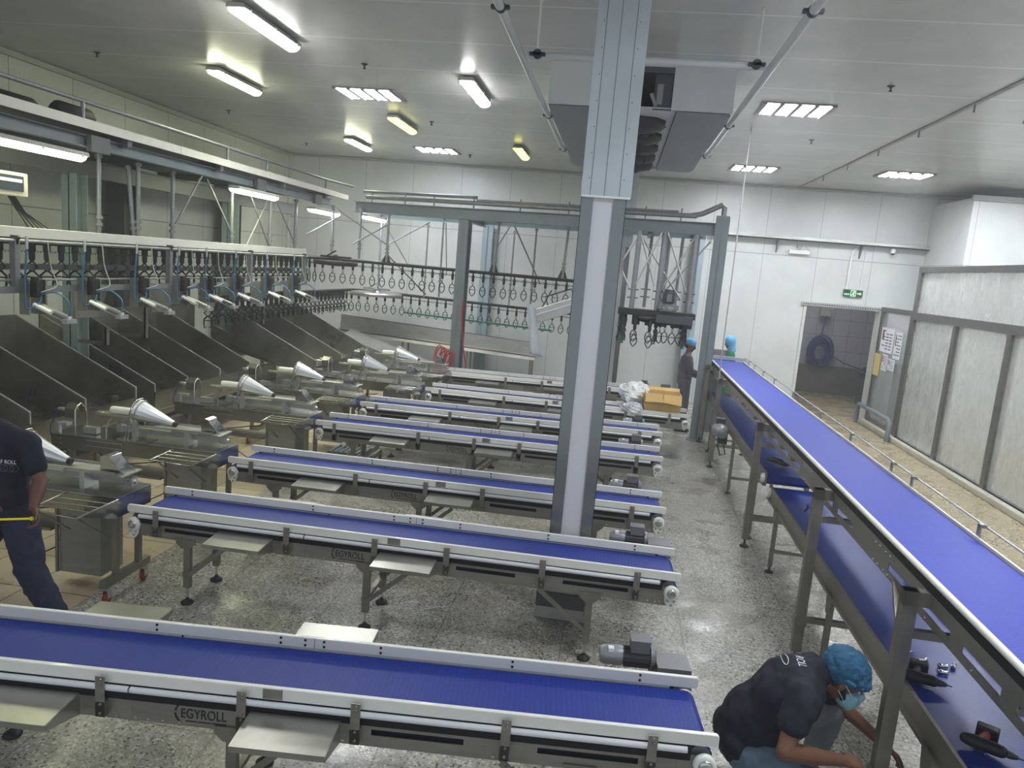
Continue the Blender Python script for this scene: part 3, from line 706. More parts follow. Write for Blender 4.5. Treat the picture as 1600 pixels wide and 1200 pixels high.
hanger([((-5.9, 8.58, 3.6), (-5.9, 8.58, 2.62)), ((-5.98, 8.5, 3.55), (-5.93, 8.56, 2.62))], 'double hanger tube against the dark wall column, under the walkway')
hanger([((-5.9, 9.3, 3.6), (-5.9, 9.3, 2.62))], 'hanger tube with a slanting stay, left of the middle strip light', [((-5.75, 9.75, 3.62), (-5.9, 9.32, 2.85))])
hanger([((-5.9, 10.82, 3.6), (-5.9, 10.82, 2.62))], 'hanger tube with a white-lit stay at the start of the middle strip light', [((-5.95, 10.2, 3.6), (-5.9, 10.8, 2.9))])
hanger([((-5.9, 12.1, 3.6), (-5.9, 12.1, 2.62)), ((-5.9, 13.1, 3.6), (-5.9, 13.1, 2.62))], 'cross-braced pair of hanger tubes right of the middle strip light', [((-5.9, 11.3, 3.6), (-5.9, 12.1, 2.7)), ((-5.9, 12.1, 3.6), (-5.9, 11.3, 2.7)), ((-5.9, 12.2, 3.6), (-5.9, 13.1, 2.8))])
hanger([((-5.55, 14.0, 3.6), (-5.55, 14.0, 2.65)), ((-5.1, 14.3, 3.6), (-5.1, 14.3, 2.62))], 'hanger tubes with crossing stays at the walkway corner', [((-5.5, 14.0, 3.55), (-4.5, 14.35, 2.9)), ((-5.2, 14.2, 2.9), (-4.5, 14.3, 3.35)), ((-5.9, 13.6, 3.0), (-5.4, 14.0, 3.4))])
hanger([((-4.55, 14.35, 3.55), (-4.55, 14.35, 2.58))], 'hanger tube with spread stays, first one along the back rail', [((-4.55, 14.4, 2.95), (-4.1, 15.8, 3.5)), ((-4.55, 14.35, 2.75), (-4.2, 16.2, 1.95)), ((-4.55, 14.35, 2.75), (-5.0, 15.2, 2.5))], foot=-4.55)
hanger([((-3.75, 15.6, 3.6), (-3.75, 15.6, 1.95))], 'tall slender hanger tube against the bright wall, second along the back', [((-3.7, 15.6, 3.5), (-3.8, 16.4, 2.4))], .02)
hanger([((-5.2, 15.9, 3.6), (-5.2, 15.9, 1.95))], 'slender hanger tube over the large lower wheel', [((-5.2, 15.9, 3.5), (-4.6, 16.2, 2.5))], .02)
hanger([((-2.35, 14.3, 3.55), (-2.4, 14.35, 2.58))], 'hanger tube just right of the column with the red hose', [((-2.2, 14.7, 3.5), (-2.4, 14.35, 3.0)), ((-2.1, 14.6, 3.5), (-1.6, 15.6, 2.4))], foot=-2.4)
hanger([((-1.75, 15.4, 3.55), (-1.75, 15.4, 1.95))], 'slender hanger tube in the middle between red-hose column and pillar', (), .02)
hanger([((-1.02, 14.3, 3.55), (-1.06, 14.35, 2.58))], 'hanger tube just left of the pillar', foot=-1.06)
hanger([((-2.35, 16.45, 3.5), (-2.35, 16.45, 1.86)), ((-4.3, 16.45, 3.5), (-4.3, 16.45, 1.86))], 'two thin rear hanger tubes holding the lower rail', (), .018)
# gearbox frame at the right of the pillar
gf = empty('chain_drive', (.1, 13.0, 2.1), 0, 'tubular drive frame with crossing stays hung under the beam right of the pillar', 'chain drive')
for k, (x, y, r) in enumerate(((.17, 0, .045), (.6, .05, .05), (1.12, .0, .05), (.42, 1.1, .03), (.75, 1.2, .035), (.98, 1.1, .03))):
    MB().tube((x, y, .08), (x + .01, y + .02, 1.4), r).build('tube', 'galv', gf)
    g = MB(); g.box(x - .09, x + .09, y - .015, y + .015, .26, .28); g.box(x - .09, x + .09, y - .015, y + .015, .4, .42); g.build('clamp', 'motor_dark', gf)
for (p, q) in (((.2, .0, 1.35), (.52, .0, .5)), ((.55, .0, 1.4), (.2, -.02, .5)), ((.22, .0, 1.3), (1.0, .3, .3)), ((.65, 0, 1.4), (1.05, 0, .45)), ((1.1, 0, 1.35), (.65, .1, .45)), ((1.35, -.1, 1.3), (.7, .3, .4)), ((-.05, .0, .9), (.15, 0, 1.3)), ((-.05, 0, .7), (.12, 0, .4))):
    MB().tube(p, q, .016, n=8).build('stay', 'steel', gf)
g = MB(); g.box(-.05, 1.25, -.12, .3, -.02, .08); g.box(-.05, 1.2, -.16, -.12, .0, .05); g.box(.0, 1.1, .3, .9, .0, .04)
for k in range(6): g.lathe([(.07, 0), (.07, -.16)], (.05 + .22 * k, -.02, -.02), n=10)
g.build('beam_box', 'chain', gf)
g = MB(); g.lathe([(.42, 0), (.44, -.02), (.44, -.06), (.36, -.08)], (.75, .2, -.06), n=28); g.build('sprocket', 'chain', gf)
g = MB(); g.box(.6, 1.2, -.3, -.12, -.1, .03); g.lathe([(.14, 0), (.16, -.03), (.1, -.06)], (.45, -.1, -.02), n=14); g.build('bearing_block', 'motor_dark', gf)
gm = empty('drive_motor', (.88, 12.95, 2.2), 0, 'upright dark geared motor on the hung drive frame', 'motor')
g = MB(); g.lathe([(.15, 0), (.16, .06), (.11, .1), (.09, .12)], (0, 0, 0), n=16); g.box(-.17, .17, -.12, .12, .02, .1); g.build('gearbox', 'motor', gm)
g = MB(); g.lathe([(.085, .12), (.09, .14), (.09, .32), (.075, .36)], (0, 0, 0), n=18)
for k in range(12): a = k * PI / 6; g.bar((.09 * math.cos(a), .09 * math.sin(a), .14), (.09 * math.cos(a), .09 * math.sin(a), .31), .012, .01)
g.build('motor_body', 'motor_dark', gm)
MB().box(-.04, .04, -.125, -.08, .16, .28).build('terminal_box', 'motor', gm)
# pipe/rope by the wide belt
o = MB().tube((1.62, 11.2, 1.345), (1.62, 11.2, ZC), .010, n=8).build('drop_conduit', 'lampbody'); tag(o, 'thin white conduit dropping from the ceiling to the wide raised belt', 'conduit')
# ================================================================ overhead shackle lines
def rail_thing(name, pts, r, m, label, cat):
    return tag(MB().path(pts, r, 8).build(name, m), label, cat)
def rounded(pts, rad=.5, n=8):
    out = [Vector(pts[0])]
    for i in range(1, len(pts) - 1):
        a, b, c = Vector(pts[i - 1]), Vector(pts[i]), Vector(pts[i + 1])
        p = b + (a - b).normalized() * rad; q = b + (c - b).normalized() * rad
        for k in range(n + 1):
            t = k / n; out.append(p * (1 - t) ** 2 + b * 2 * t * (1 - t) + q * t * t)
    out.append(Vector(pts[-1])); return out
def walk(pts, step, off=0.0):
    res = []; d = off
    for a, b in zip(pts[:-1], pts[1:]):
        L = (b - a).length
        while d < L: res.append((a.lerp(b, d / L), (b - a).normalized())); d += step
        d -= L
    return res
PU = rounded([(-5.9, 4.6, 2.58), (-5.9, 14.35, 2.58), (-.3, 14.35, 2.54)], .55)
PL = rounded([(-5.95, 10.2, 1.92), (-5.95, 16.5, 1.9), (-.7, 16.5, 1.79)], .6)
rail_thing('overhead_rail', PU, .032, 'chain', 'dark upper rail running under the walkway and round the corner along the back', 'rail')
rail_thing('overhead_rail', PL, .03, 'chain', 'lower rail close to the back wall with the smaller hanging shackles', 'rail')
def chain(P, dz, label):
    b = MB()
    for k, (p, d) in enumerate(walk(P, .0508)):
        s = .02
        side = Vector((-d.y, d.x, 0)) if k % 2 else Vector((0, 0, 1))
        c = p + Vector((0, 0, -dz))
        b.path([c + d * .03, c + side * s, c - d * .03, c - side * s], .006, 4, True)
    tag(b.build('conveyor_chain', 'chain'), label, 'chain')
chain(PU, .1, 'chain linking the shackle trolleys under the upper rail')
chain(PL, .09, 'chain linking the shackle trolleys under the lower rail')
def shackle(kind, loopmat):
    t = empty('shackle', (0, 0, 0), 0, '', '')
    b = MB()
    if kind == 'wide':
        b.box(-.035, .035, -.03, .03, -.07, .0); b.box(-.028, .028, -.025, .025, -.15, -.05); b.lathe([(.02, -.15), (.02, -.17)], (0, 0, 0), n=8)
        b.build('trolley', 'chain', t)
        b = MB(); w = .055
        for y in (-.012, .012):
            b.path([(0, y, -.165), (-w, y, -.215), (0, y, -.268), (w, y, -.215)], .011, 5, True)
            b.path([(-.012, y, -.262), (-w, y, -.31), (-w, y, -.395)], .0105, 5); b.path([(.012, y, -.262), (w, y, -.31), (w, y, -.395)], .0105, 5)
        b.path([(-w, 0, -.325), (w, 0, -.325)], .007, 5)
        b.build('loop', 'wire', t)
        if loopmat:
            b = MB(); b.path([(-w, 0, -.3), (-w, .02, -.36), (-w * .8, .02, -.44), (-w * .3, .02, -.42)], .012, 6); b.path([(w, 0, -.3), (w, .02, -.36), (w * .8, .02, -.44), (w * .3, .02, -.42)], .012, 6)
            b.build('clip', loopmat, t)
    else:
        b.box(-.016, .016, -.016, .016, -.04, .03); b.lathe([(.017, -.04), (.026, -.05), (.026, -.15), (.014, -.165)], (0, 0, 0), n=8); b.build('trolley', 'chain', t)
        b = MB(); b.path([(0, 0, -.16), (-.018, 0, -.19), (.0, 0, -.215), (.018, 0, -.19)], .0055, 5, True); b.path([(0, 0, -.205), (-.012, 0, -.225), (.0, 0, -.245), (.012, 0, -.225)], .0055, 5, True)
        w = .052
        b.path([(0, 0, -.24), (-w * .7, 0, -.268), (-w, 0, -.31), (-w, 0, -.375), (-.02, 0, -.425), (0, 0, -.44), (.02, 0, -.425), (w, 0, -.375), (w, 0, -.31), (w * .7, 0, -.268)], .0095, 5, True)
        b.path([(-w, 0, -.318), (w, 0, -.318)], .006, 5)
        b.build('loop', 'wire' if not loopmat else loopmat, t)
    return t
pw = shackle('wide', 'green'); pw2 = shackle('wide', None); pn = shackle('narrow', None); png = shackle('narrow', 'wire')
used = set()
def hang(proto, loc, rz, label, group):
    f = proto.name not in used; used.add(proto.name)
    return instance(proto, loc, rz, label, 'shackle', group, f)
YC = (4.6, 6.41, 7.18, 8.03, 8.87, 9.51, 10.29, 11.26, 12.26, 13.6)
cnt = {}
def nth(key):
    cnt[key] = cnt.get(key, 0) + 1; return ORD[min(cnt[key], 20) - 1]
for k, (p, d) in enumerate(walk(PU, .2032, .05)):
    rz = math.atan2(d.y, d.x)
    if p.y < 13.6:
        j = max(i for i in range(9) if YC[i] <= p.y or i == 0)
        where = ['before the nearest cutter', *['past the %s cutter' % ORD[i] for i in range(8)]][j]
        hang(pw, p + Vector((0, 0, -.03)), rz - .9, 'green-clipped dark shackle under the white duct, %s one %s' % (nth(('a', j)), where), 'green-clipped shackles under the white duct')
    else:
        near = p.x < -4.6
        if near: lab = 'bell-shaped wire shackle at the upper rail corner, %s from the white duct' % nth('b')
        elif p.x < -2.95: lab = 'bell-shaped shackle on the upper back rail, %s right of the rail corner' % nth('c')
        else: lab = 'bell-shaped shackle on the upper back rail, %s right of the red-hose column' % nth('d')
        hang(pn, p + Vector((0, 0, -.03)), (0.15 if not near else rz), lab, 'shackles on the upper back rail')
for k, (p, d) in enumerate(walk(PL, .2032, .1)):
    rz = math.atan2(d.y, d.x)
    if p.y < 15.9:
        j = 0 if p.y < 13 else 1
        hang(pw2 if k % 3 else pw, p + Vector((0, 0, -.03)), rz - .9, 'small diamond shackle on the lower left rail, %s one %s' % (nth(('e', j)), ['from its near end', 'over the farthest chute'][j]), 'shackles on the lower left rail')
    else:
        j = 0 if p.x < -3.5 else 1
        hang(png, p + Vector((0, 0, -.03)), .1, 'small wire shackle on the lower back rail, %s right of the %s' % (nth(('f', j)), ['bright corner wheel', 'red-hose column'][j]), 'shackles on the lower back rail')
for k, (x, y, z, a, g) in enumerate(((.12, 12.95, 2.05, .9, 1), (.18, 12.8, 2.03, 1.2, 1), (.35, 12.9, 2.07, .0, 0), (.36, 12.75, 2.0, .1, 0), (.6, 12.9, 2.06, .2, 0), (.61, 12.75, 1.99, .0, 0), (.72, 13.0, 2.04, 1.1, 1), (.8, 13.1, 2.06, .5, 0), (.89, 13.2, 2.06, 0, 0), (1.02, 13.2, 2.05, 0, 0), (1.14, 13.15, 2.06, .1, 0), (1.18, 13.0, 2.05, 1.0, 1), (1.24, 13.2, 2.02, 1.3, 1), (1.26, 13.35, 2.06, 1.3, 1), (1.2, 12.85, 2.02, 1.1, 1))):
    hang(pw if g else pn, (x, y, z), a, 'shackle bunched under the chain drive right of the pillar, %s from the left' % ORD[k], 'shackles under the chain drive')
# guide bar threading the lower shackles
rail_thing('guide_bar', [(-4.75, 16.5, 1.48), (-1.35, 16.5, 1.38)], .02, 'green', 'dark green guide bar threading the lower shackles along the back wall', 'bar')
# corner wheels
def wheel(c, r, label, m='chain'):
    t = empty('corner_wheel', c, 0, label, 'wheel')
    g = MB(); g.lathe([(r * .88, .05), (r, .04), (r, -.03), (r * .88, -.04), (r * .85, 0)], (0, 0, 0), n=32); g.build('rim', m, t)
    g = MB()
    for k in range(6): g.bar((0, 0, .01), (r * .88 * math.cos(k * PI / 3), r * .88 * math.sin(k * PI / 3), .01), .05, .03)
    g.build('spokes', m, t)
    g = MB(); g.lathe([(.09, -.05), (.12, -.04), (.12, .06), (.05, .1), (.04, .16)], (0, 0, 0), n=16); g.build('hub', m, t)
    g = MB(); g.box(-.3, .3, -.03, .03, .1, .14); g.box(-.03, .03, -.25, .25, .08, .12); g.bar((-.2, 0, .12), (.0, .0, .24), .025); g.build('tension_arm', 'galv' if m != 'chain' else 'chain', t)
    return t
wheel((-5.4, 13.85, 2.5), .42, 'dark horizontal corner wheel of the upper rail')
wheel((-5.25, 15.95, 1.86), .56, 'bright horizontal corner wheel of the lower rail', 'steel')
# ---------------------------------------------------------------- white tray with hung cutters
wt = empty('white_cable_duct', (-5.7, 4.6, 2.62), 0, 'long chalky white duct above the hanging shackles on the left', 'duct')
MB().box(-.05, .05, 0, 8.45, 0, .1).build('duct', 'tray', wt, .004)
MB().tube((.09, 0, -.03), (.09, 8.4, -.03), .018, n=8).build('air_pipe', 'galv', wt)
for y in (1.75, 4.2, 6.3, 8.3):
    g = MB(); g.box(-.06, .11, y - .015, y + .015, -.06, .02); g.lathe([(.02, 0), (.02, .03)], (.1, y, 0), (0, 1, 0), 8); g.build('bracket', 'motor_dark', wt)
gf2 = empty('shackle_guide', (-5.62, 4.6, 0), 0, 'galvanised guide of flat uprights and bars below the white duct', 'guide')
for y in (1.75, 4.2, 6.3, 8.3): MB().box(-.03, .03, y - .03, y + .03, 2.12, 2.6).build('upright', 'galv', gf2)
MB().box(-.025, .025, 0, 8.4, 2.1, 2.16).build('lower_bar', 'galv', gf2)
MB().box(-.28, -.25, 0, 8.4, 2.3, 2.36).build('rear_bar', 'motor_dark', gf2)
MB().tube((-.02, 0, 2.22), (-.02, 8.4, 2.22), .012, n=6).build('thin_rod', 'galv', gf2)
for k, y in enumerate((1.0, 2.75, 4.1, 5.2, 6.7, 7.9)):
    MB().prism([(-.2, y, 2.1), (-.2, y + .55, 2.1), (-.2, y + .42, 1.78), (-.2, y + .02, 1.78)], (.012, 0, 0)).build('baffle_plate', 'steel_dark', gf2)
def cutter():
    t = empty('pneumatic_cutter', (0, 0, 0), 0, '', '')
    MB().tube((.02, 0, -.02), (.2, 0, -.085), .022, n=12).build('piston_cover', 'whitep', t)
    g = MB(); g.box(.0, .36, -.0, .0, 0, 0) if False else None
    g.bar((.0, .045, .0), (.36, .045, -.12), .05, .02); g.bar((.1, 0, -.07), (.36, 0, -.16), .01, .01); g.box(.33, .39, -.03, .1, -.17, -.13); g.build('slide', 'alu', t)
    g = MB(); g.box(-.1, .0, -.04, -.02, -.12, .22); g.box(-.1, .06, .1, .12, -.12, .22); g.build('bracket', 'steel_dark', t)
    g = MB(); g.box(-.06, .05, -.0, .08, .05, .2); g.lathe([(.035, 0), (.035, .06)], (0, .04, .18), n=10); g.build('valve', 'black', t)
    g = MB(); g.path(rounded([(.0, -.05, .55), (-.02, -.06, .2), (.0, -.08, -.08), (.08, .03, .0), (.06, .04, .06)], .06, 4), .009, 6); g.path(rounded([(.05, .05, .08), (.2, .08, .12), (.36, .06, .02), (.34, .05, -.12)], .07, 4), .008, 6); g.build('air_hose', 'hose_blue', t)
    g = MB(); g.path(rounded([(.05, .15, .58), (.05, .18, .35), (.12, .2, .15), (.05, .05, .1)], .06, 4), .006, 5); g.build('clear_hose', 'hose_pale', t)
    g = MB(); g.tube((-.0, -.05, .5), (.0, -.05, .62), .013, n=8); g.build('fitting', 'alu', t)
    return t
pc = cutter()
names = ['nearest the left edge', 'second from the left edge', 'third from the left edge', 'fourth from the left edge', 'fifth from the left', 'sixth from the left', 'seventh from the left', 'last before the corner']
for k, y in enumerate((6.41, 7.18, 8.03, 8.87, 9.51, 10.29, 11.26, 12.26)):
    instance(pc, (-5.5, y, 2.02), 0, 'white pneumatic cutter with blue hose hung over the chutes, ' + names[k], 'cutter', 'pneumatic cutters over the chutes', k == 0)
# control box with cables at the left edge
cbx = empty('control_box', (-5.7, 6.32, 3.0), 0, 'beige control box with dark window at the left edge, cables hanging below', 'control box')
MB().box(-.1, .02, -.2, .28, 0, .22).build('box', 'cream', cbx, .01)
MB().box(.02, .026, -.17, .22, .05, .19).build('window', 'screen', cbx)
g = MB(); g.box(.026, .028, -.1, .2, .13, .16); g.build('label_strip', 'paper', cbx)
g = MB()
for k in range(5): g.path([(-.02, .08 + .02 * k, 0), (-.02, .16 + .03 * k, -.1 - .01 * k), (-.03, .35 + .07 * k, -.3)], .007, 5)
g.build('cables', 'black', cbx)
# ================================================================ stainless chutes
def chute(y0, plates, dx, label, notch=None, ylast=None, ztip=.95):
    """plates: y positions of the dividers (absolute)"""
    t = empty('cutting_chute', (dx, y0, 0), 0, label, 'chute', 'stainless chutes on the left')
    xt, xl, zt, zl, zf, lip, fl = -5.52, -7.08, ztip, 1.67, 1.10, .82, .60
    L = ylast - y0
    MB().prism([(xt + .02, 0, fl), (xl, 0, zf), (xl, 0, zf - .012), (xt + .02, 0, fl - .012)], (0, L, 0)).build('floor_sheet', 'steel_dark', t)
    b = MB(); b.box(xl - .012, xl, 0, L, zf - .3, zl); b.box(xl - .02, xl + .02, 0, L, zl - .006, zl + .006); b.build('back_panel', 'steel_dark', t)
    b = MB(); b.box(xt, xt + .012, 0, L, .52, lip + .012); b.box(xt - .012, xt + .02, 0, L, lip + .0, lip + .014); b.build('front_lip', 'table', t)
    for y in plates:
        y -= y0
        b = MB(); b.prism([(xt, y - .004, fl - .05), (xt, y - .004, zt), (xl, y - .004, zl), (xl, y - .004, zf - .05)], (0, .008, 0)); dv = b.build('divider', 'steel_dark', t)
        b = MB(); b.bar((xt, y, zt), (xl, y, zl), .012, .012); b.bar((xt, y, zt), (xt, y, lip), .012, .01, (0, 1, 0)); b.build('folded_edge', 'edge_highlight', dv)
    if notch is not None:
        y = notch - y0
        b = MB(); b.prism([(-6.68, y, 1.05), (xt, y, lip - .05), (xt, y, zt), (-6.68, y, 1.36)], (0, .008, 0)); b.prism([(xl, y, zf - .1), (-6.98, y, zf - .1), (-6.98, y, zl - .03), (xl, y, zl)], (0, .008, 0)); b.build('divider', 'steel_dark', t)
        b = MB(); b.bar((xt, y, zt), (-6.68, y, 1.36), .012, .012); b.build('folded_edge', 'edge_highlight', t)
    for x in (-5.7, -6.95):
        for y in (.12, L - .12): MB().bar((x, y, 0), (x, y, .85), .05).build('leg', 'steel_plate', t)
    b = MB(); b.box(-6.95, -5.6, 0, L, .4, .43); b.build('lower_pan', 'steel_dark', t)
    return t
chute(4.0, (4.86, 5.63, 6.38, 7.15, 8.0), 0, 'stainless chute with sloping dividers nearest the camera, behind the man in navy', None, 8.0)
chute(8.36, (8.37, 9.08, 9.9, 10.77), 0, 'dark-reflecting stainless chute between the two green-lit columns', 11.66, 11.68, .93)
chute(11.6, (11.62, 12.74, 14.1), .75, 'farthest stainless chute, set forward toward the belts', None, 14.1, .91)
# little steel steps and brackets between the chutes
for k, (x, y) in enumerate(((-6.0, 8.1), (-6.1, 9.0), (-5.95, 12.0))):
    t = empty('angle_bracket', (x, y, 1.5), 0, 'bent flat-steel bracket standing ' + ['on the nearest green-lit column', 'over the middle chute', 'over the farthest chute'][k], 'bracket', 'flat steel brackets over the chutes')
    b = MB(); b.box(-.02, .02, 0, .012, -.1, .3 if k else .12); b.box(-.35, 0.02, 0, .012, -.1, -.06); b.box(.0, .02, 0, .06, -.1, .3 if k else .12); b.build('flat_bar', 'steel_plate', t)
# long trough against the back wall
tr = empty('long_trough', (-6.4, 16.3, 0), 0, 'long stainless trough on legs along the back wall under the shackles', 'trough')
b = MB(); b.prism([(0, .02, .98), (4.75, .02, .78), (4.75, .0, .7), (0, 0, .9)], (0, .02, 0)); b.prism([(0, .02, .92), (4.75, .02, .72), (4.75, .6, .74), (0, .6, .94)], (0, 0, .01))
b.prism([(0, .6, .9), (4.75, .6, .7), (4.75, .62, 1.02), (0, .62, 1.26)], (0, .012, 0)); b.prism([(4.75, 0, .7), (4.75, .6, .7), (4.75, .62, 1.02), (4.75, 0, .78)], (.012, 0, 0)); b.build('trough_body', 'steel', tr)
b = MB(); b.bar((0, .01, .985), (4.76, .01, .785), .03, .02); b.bar((0, .62, 1.265), (4.76, .62, 1.025), .02, .015); b.build('rolled_edge', 'mirror', tr)
for x in (.3, 1.7, 3.2, 4.65):
    for y in (.06, .55): MB().bar((x, y, 0), (x, y, .92 - .04 * x), .04).build('leg', 'steel_plate', tr)
ap = empty('apron_sheet', (-4.6, 15.2, 0), 0, 'grey sloping stainless sheet between the farthest chute and the back trough', 'sheet')
MB().prism([(-1.1, .6, 1.05), (1.0, -.3, .62), (.6, -.7, .58), (-1.1, -.1, .98)], (0, 0, .01)).build('sheet', 'steel', ap)
for p in ((-1.0, .5, .98), (.9, -.3, .6), (.5, -.6, .58), (-1.0, 0, .95)): MB().bar((p[0], p[1], 0), p, .04).build('leg', 'steel_plate', ap)
# inclined stainless box behind the pillar and plastic sheet
ib = empty('inclined_box', (-1.42, 13.65, 1.72), 0, 'tilted stainless box beside the pillar under the upper shackles', 'chute')
c, s = math.cos(.38), math.sin(.38)
b = MB()
R = Matrix.Rotation(-.38, 3, 'Y')
def rp(x, y, z): v = R @ Vector((x, y, z)); return tuple(v)
b.prism([rp(0, 0, 0), rp(1.2, 0, 0), rp(1.2, 0, .26), rp(0, 0, .26)], (0, .38, 0)); b.build('box', 'steel', ib, .01)
b = MB(); b.prism([rp(-.01, -.02, .14), rp(1.2, -.02, .14), rp(1.2, -.02, .17), rp(-.01, -.02, .17)], (0, .02, 0)); b.build('folded_edge', 'mirror', ib)
b = MB(); b.path([rp(.3, .1, .26), rp(.3, .1, .42), rp(.8, .1, .42), rp(.8, .1, .26)], .014, 6); b.path([rp(.2, .05, .26), rp(.45, .05, .5)], .012, 6); b.tube(rp(-.02, .1, .0), rp(-.08, .1, -.03), .03, n=8); b.build('hanging_frame', 'chain', ib)
o = MB(); n = 10
vs = []; fs = []
for j in range(9):
    for i in range(n):
        u = i / (n - 1); v = j / 8
        vs.append((-1.62 + .16 * v + u * (.14 + .12 * v), 13.6 + .03 * math.sin(u * 9 + v * 3), 2.1 - v * .95 + u * -.05))
for j in range(8):
    for i in range(n - 1): fs.append((j * n + i, j * n + i + 1, (j + 1) * n + i + 1, (j + 1) * n + i))
o.add(vs, fs, True); o = o.build('plastic_curtain', 'sheet'); s_ = o.modifiers.new('solid', 'SOLIDIFY'); s_.thickness = .004
tag(o, 'milky plastic sheet hanging from the tilted stainless box', 'plastic sheet')
# red hose coil on the column
hr = empty('red_air_hose', (-2.93, 13.83, 0), 0, 'red hose coiled low on the grey-green column behind the belts', 'hose')
b = MB()
for k in range(6): b.path([(-.34 + .05 * k + (.07 + .02 * (k % 2)) * math.cos(t * PI / 8) + .03 * math.sin(t * PI / 8), -.006 * k - .03 * math.cos(t * PI / 8), .93 - .012 * k + (.2 - .01 * k) * math.sin(t * PI / 8)) for t in range(16)], .011, 6, True)
b.build('coil', 'hose_red', hr)
b = MB(); b.path([(.08, -.01, 2.0), (.07, -.02, 1.75), (.1, -.03, 1.45), (.16, -.03, 1.1), (.22, -.02, .8), (.2, 0, .2)], .013, 6); b.build('hanging_end', 'hose_red', hr)
# ================================================================ belt conveyors
LC = 4.11
def make_conveyor():
    t = empty('belt_conveyor', (0, 0, 0), 0, '', '')
    W = .5
    # belt loop
    zc, r = .617, .055; pts = []
    for k in range(9): a = PI / 2 + PI * k / 8; pts.append((.075 + r * math.cos(a), zc + r * math.sin(a)))
    for k in range(9): a = -PI / 2 + PI * k / 8; pts.append((LC - .07 + r * math.cos(a), zc + r * math.sin(a)))
    b = MB(); n = len(pts)
    vs = [(x, .028, z) for x, z in pts] + [(x, W - .028, z) for x, z in pts]
    b.add(vs, [(i, (i + 1) % n, n + (i + 1) % n, n + i) for i in range(n)])
    b.build('belt', 'belt', t)
    b = MB()
    for x in (.075, LC - .07): b.tube((x, .03, zc), (x, W - .03, zc), .05, n=16)
    b.build('roller', 'galv', t)
    # guards with rounded ends and bolts
    for side, y0, y1 in ((0, 0.0, .024), (1, W - .024, W)):
        pr = []
        for (cx, cz, a0) in ((LC - .015, .728, 0), (.015, .728, PI / 2), (.015, .698, PI), (LC - .015, .698, 1.5 * PI)):
            for k in range(4): a = a0 + PI / 2 * k / 3; pr.append((cx + .015 * math.cos(a), y0, cz + .015 * math.sin(a)))
        b = MB(); b.prism(pr[::-1], (0, y1 - y0, 0)); g = b.build('side_guard', 'guard', t, .004)
        b = MB(); yy = y1 if side == 0 else y0; dd = 1 if side == 0 else -1
        for x in (.245, 1.265, 1.93, 2.46, 3.15, 3.81, 2.06, 2.16):
            for z in (.728, .7): b.lathe([(.008, -.002), (.007, .003)], (x, yy, z), (0, dd, 0), 8)
        b.build('guard_bolts', 'black', g)
        b = MB(); b.box(2.108, 2.111, yy - .001, yy + .001, .684, .742); b.box(2.108, 2.111, (y0 if side == 0 else y1) - .001, (y0 if side == 0 else y1) + .001, .684, .742); b.build('splice_line', 'seam', g)
        ry = -.008 if side == 0 else W + .008
        b = MB(); b.tube((.1, ry, .665), (1.39, ry, .665), .0155, n=10); b.tube((1.4, ry, .665), (LC - .14, ry, .665), .0155, n=10); b.build('round_rail', 'rail', t)
        b = MB(); b.box(.08, LC - .12, ry + (.003 if side == 0 else -.013), ry + (.013 if side == 0 else -.003), .61, .68); b.build('gap_shade', 'hole', t)  # black strip painting the shade between rail and side plate
        # side plate with slots
        ya, yb = (.004, .010) if side == 0 else (W - .010, W - .004)
        zt, zb = .634, .506; s0, s1 = .558, .588
        b = MB(); xs = [(.30, .86), (2.53, 2.96), (3.3, 3.76)]
        b.prism([(.04, ya, .6), (.09, ya, zt), (LC - .09, ya, zt), (LC - .02, ya, .6), (LC - .02, ya, s1), (.03, ya, s1)], (0, yb - ya, 0))
        x = .03
        for (a, c) in xs: b.box(x, a, ya, yb, s0, s1); x = c
        b.box(x, LC - .02, ya, yb, s0, s1)
        b.prism([(.03, ya, s0), (.06, ya, zb + .005), (.32, ya, zb), (LC - .06, ya, zb - .008), (LC - .02, ya, s0)][::-1], (0, yb - ya, 0))
        yo = ya if side == 0 else yb
        b.build('side_plate', 'steel_plate', t)
        b = MB(); b.box(.2, LC - .2, .03 if side == 0 else W - .036, .036 if side == 0 else W - .03, .515, .6); b.build('slot_shade', 'hole', t)  # near-black strip standing in for the shade seen through the slots
        b = MB(); so = -1 if side == 0 else 1
        for x in (.17, .27, 1.14, 1.33, 1.42, 1.55, 3.9, 3.98, 3.95, 3.6, 2.4, 3.1, 1.48, 1.63):
            for z in (.618, .522): b.lathe([(.009, 0), (.007, .007)], (x, yo, z), (0, so, 0), 6)
        for x in (3.68, 3.74, .9, .94): b.lathe([(.006, 0), (.005, .002)], (x, yo, .517), (0, so, 0), 6)
        b.build('plate_bolts', 'bolt', t)
        b = MB()
        for x in (.19, 1.4, 3.93): b.box(x, x + .002, yo - .0012, yo + .0012, .508, .632)
        b.build('plate_joint', 'seam', t)
        for x in (.245, 1.265, 1.93, 2.46, 3.15, 3.81):
            b = MB(); yy = -.03 if side == 0 else W + .026
            b.box(x - .022, x + .022, yy, yy + .004, .525, .728)
            b.box(x - .022, x + .022, min(yy, yo), max(yy, yo), .525, .6)
            for z in (.714, .694, .59, .545): b.lathe([(.008, 0), (.006, .006)], (x + .002, yy if side == 0 else yy + .004, z), (0, so, 0), 6)
            b.build('guard_bracket', 'steel_plate', t)
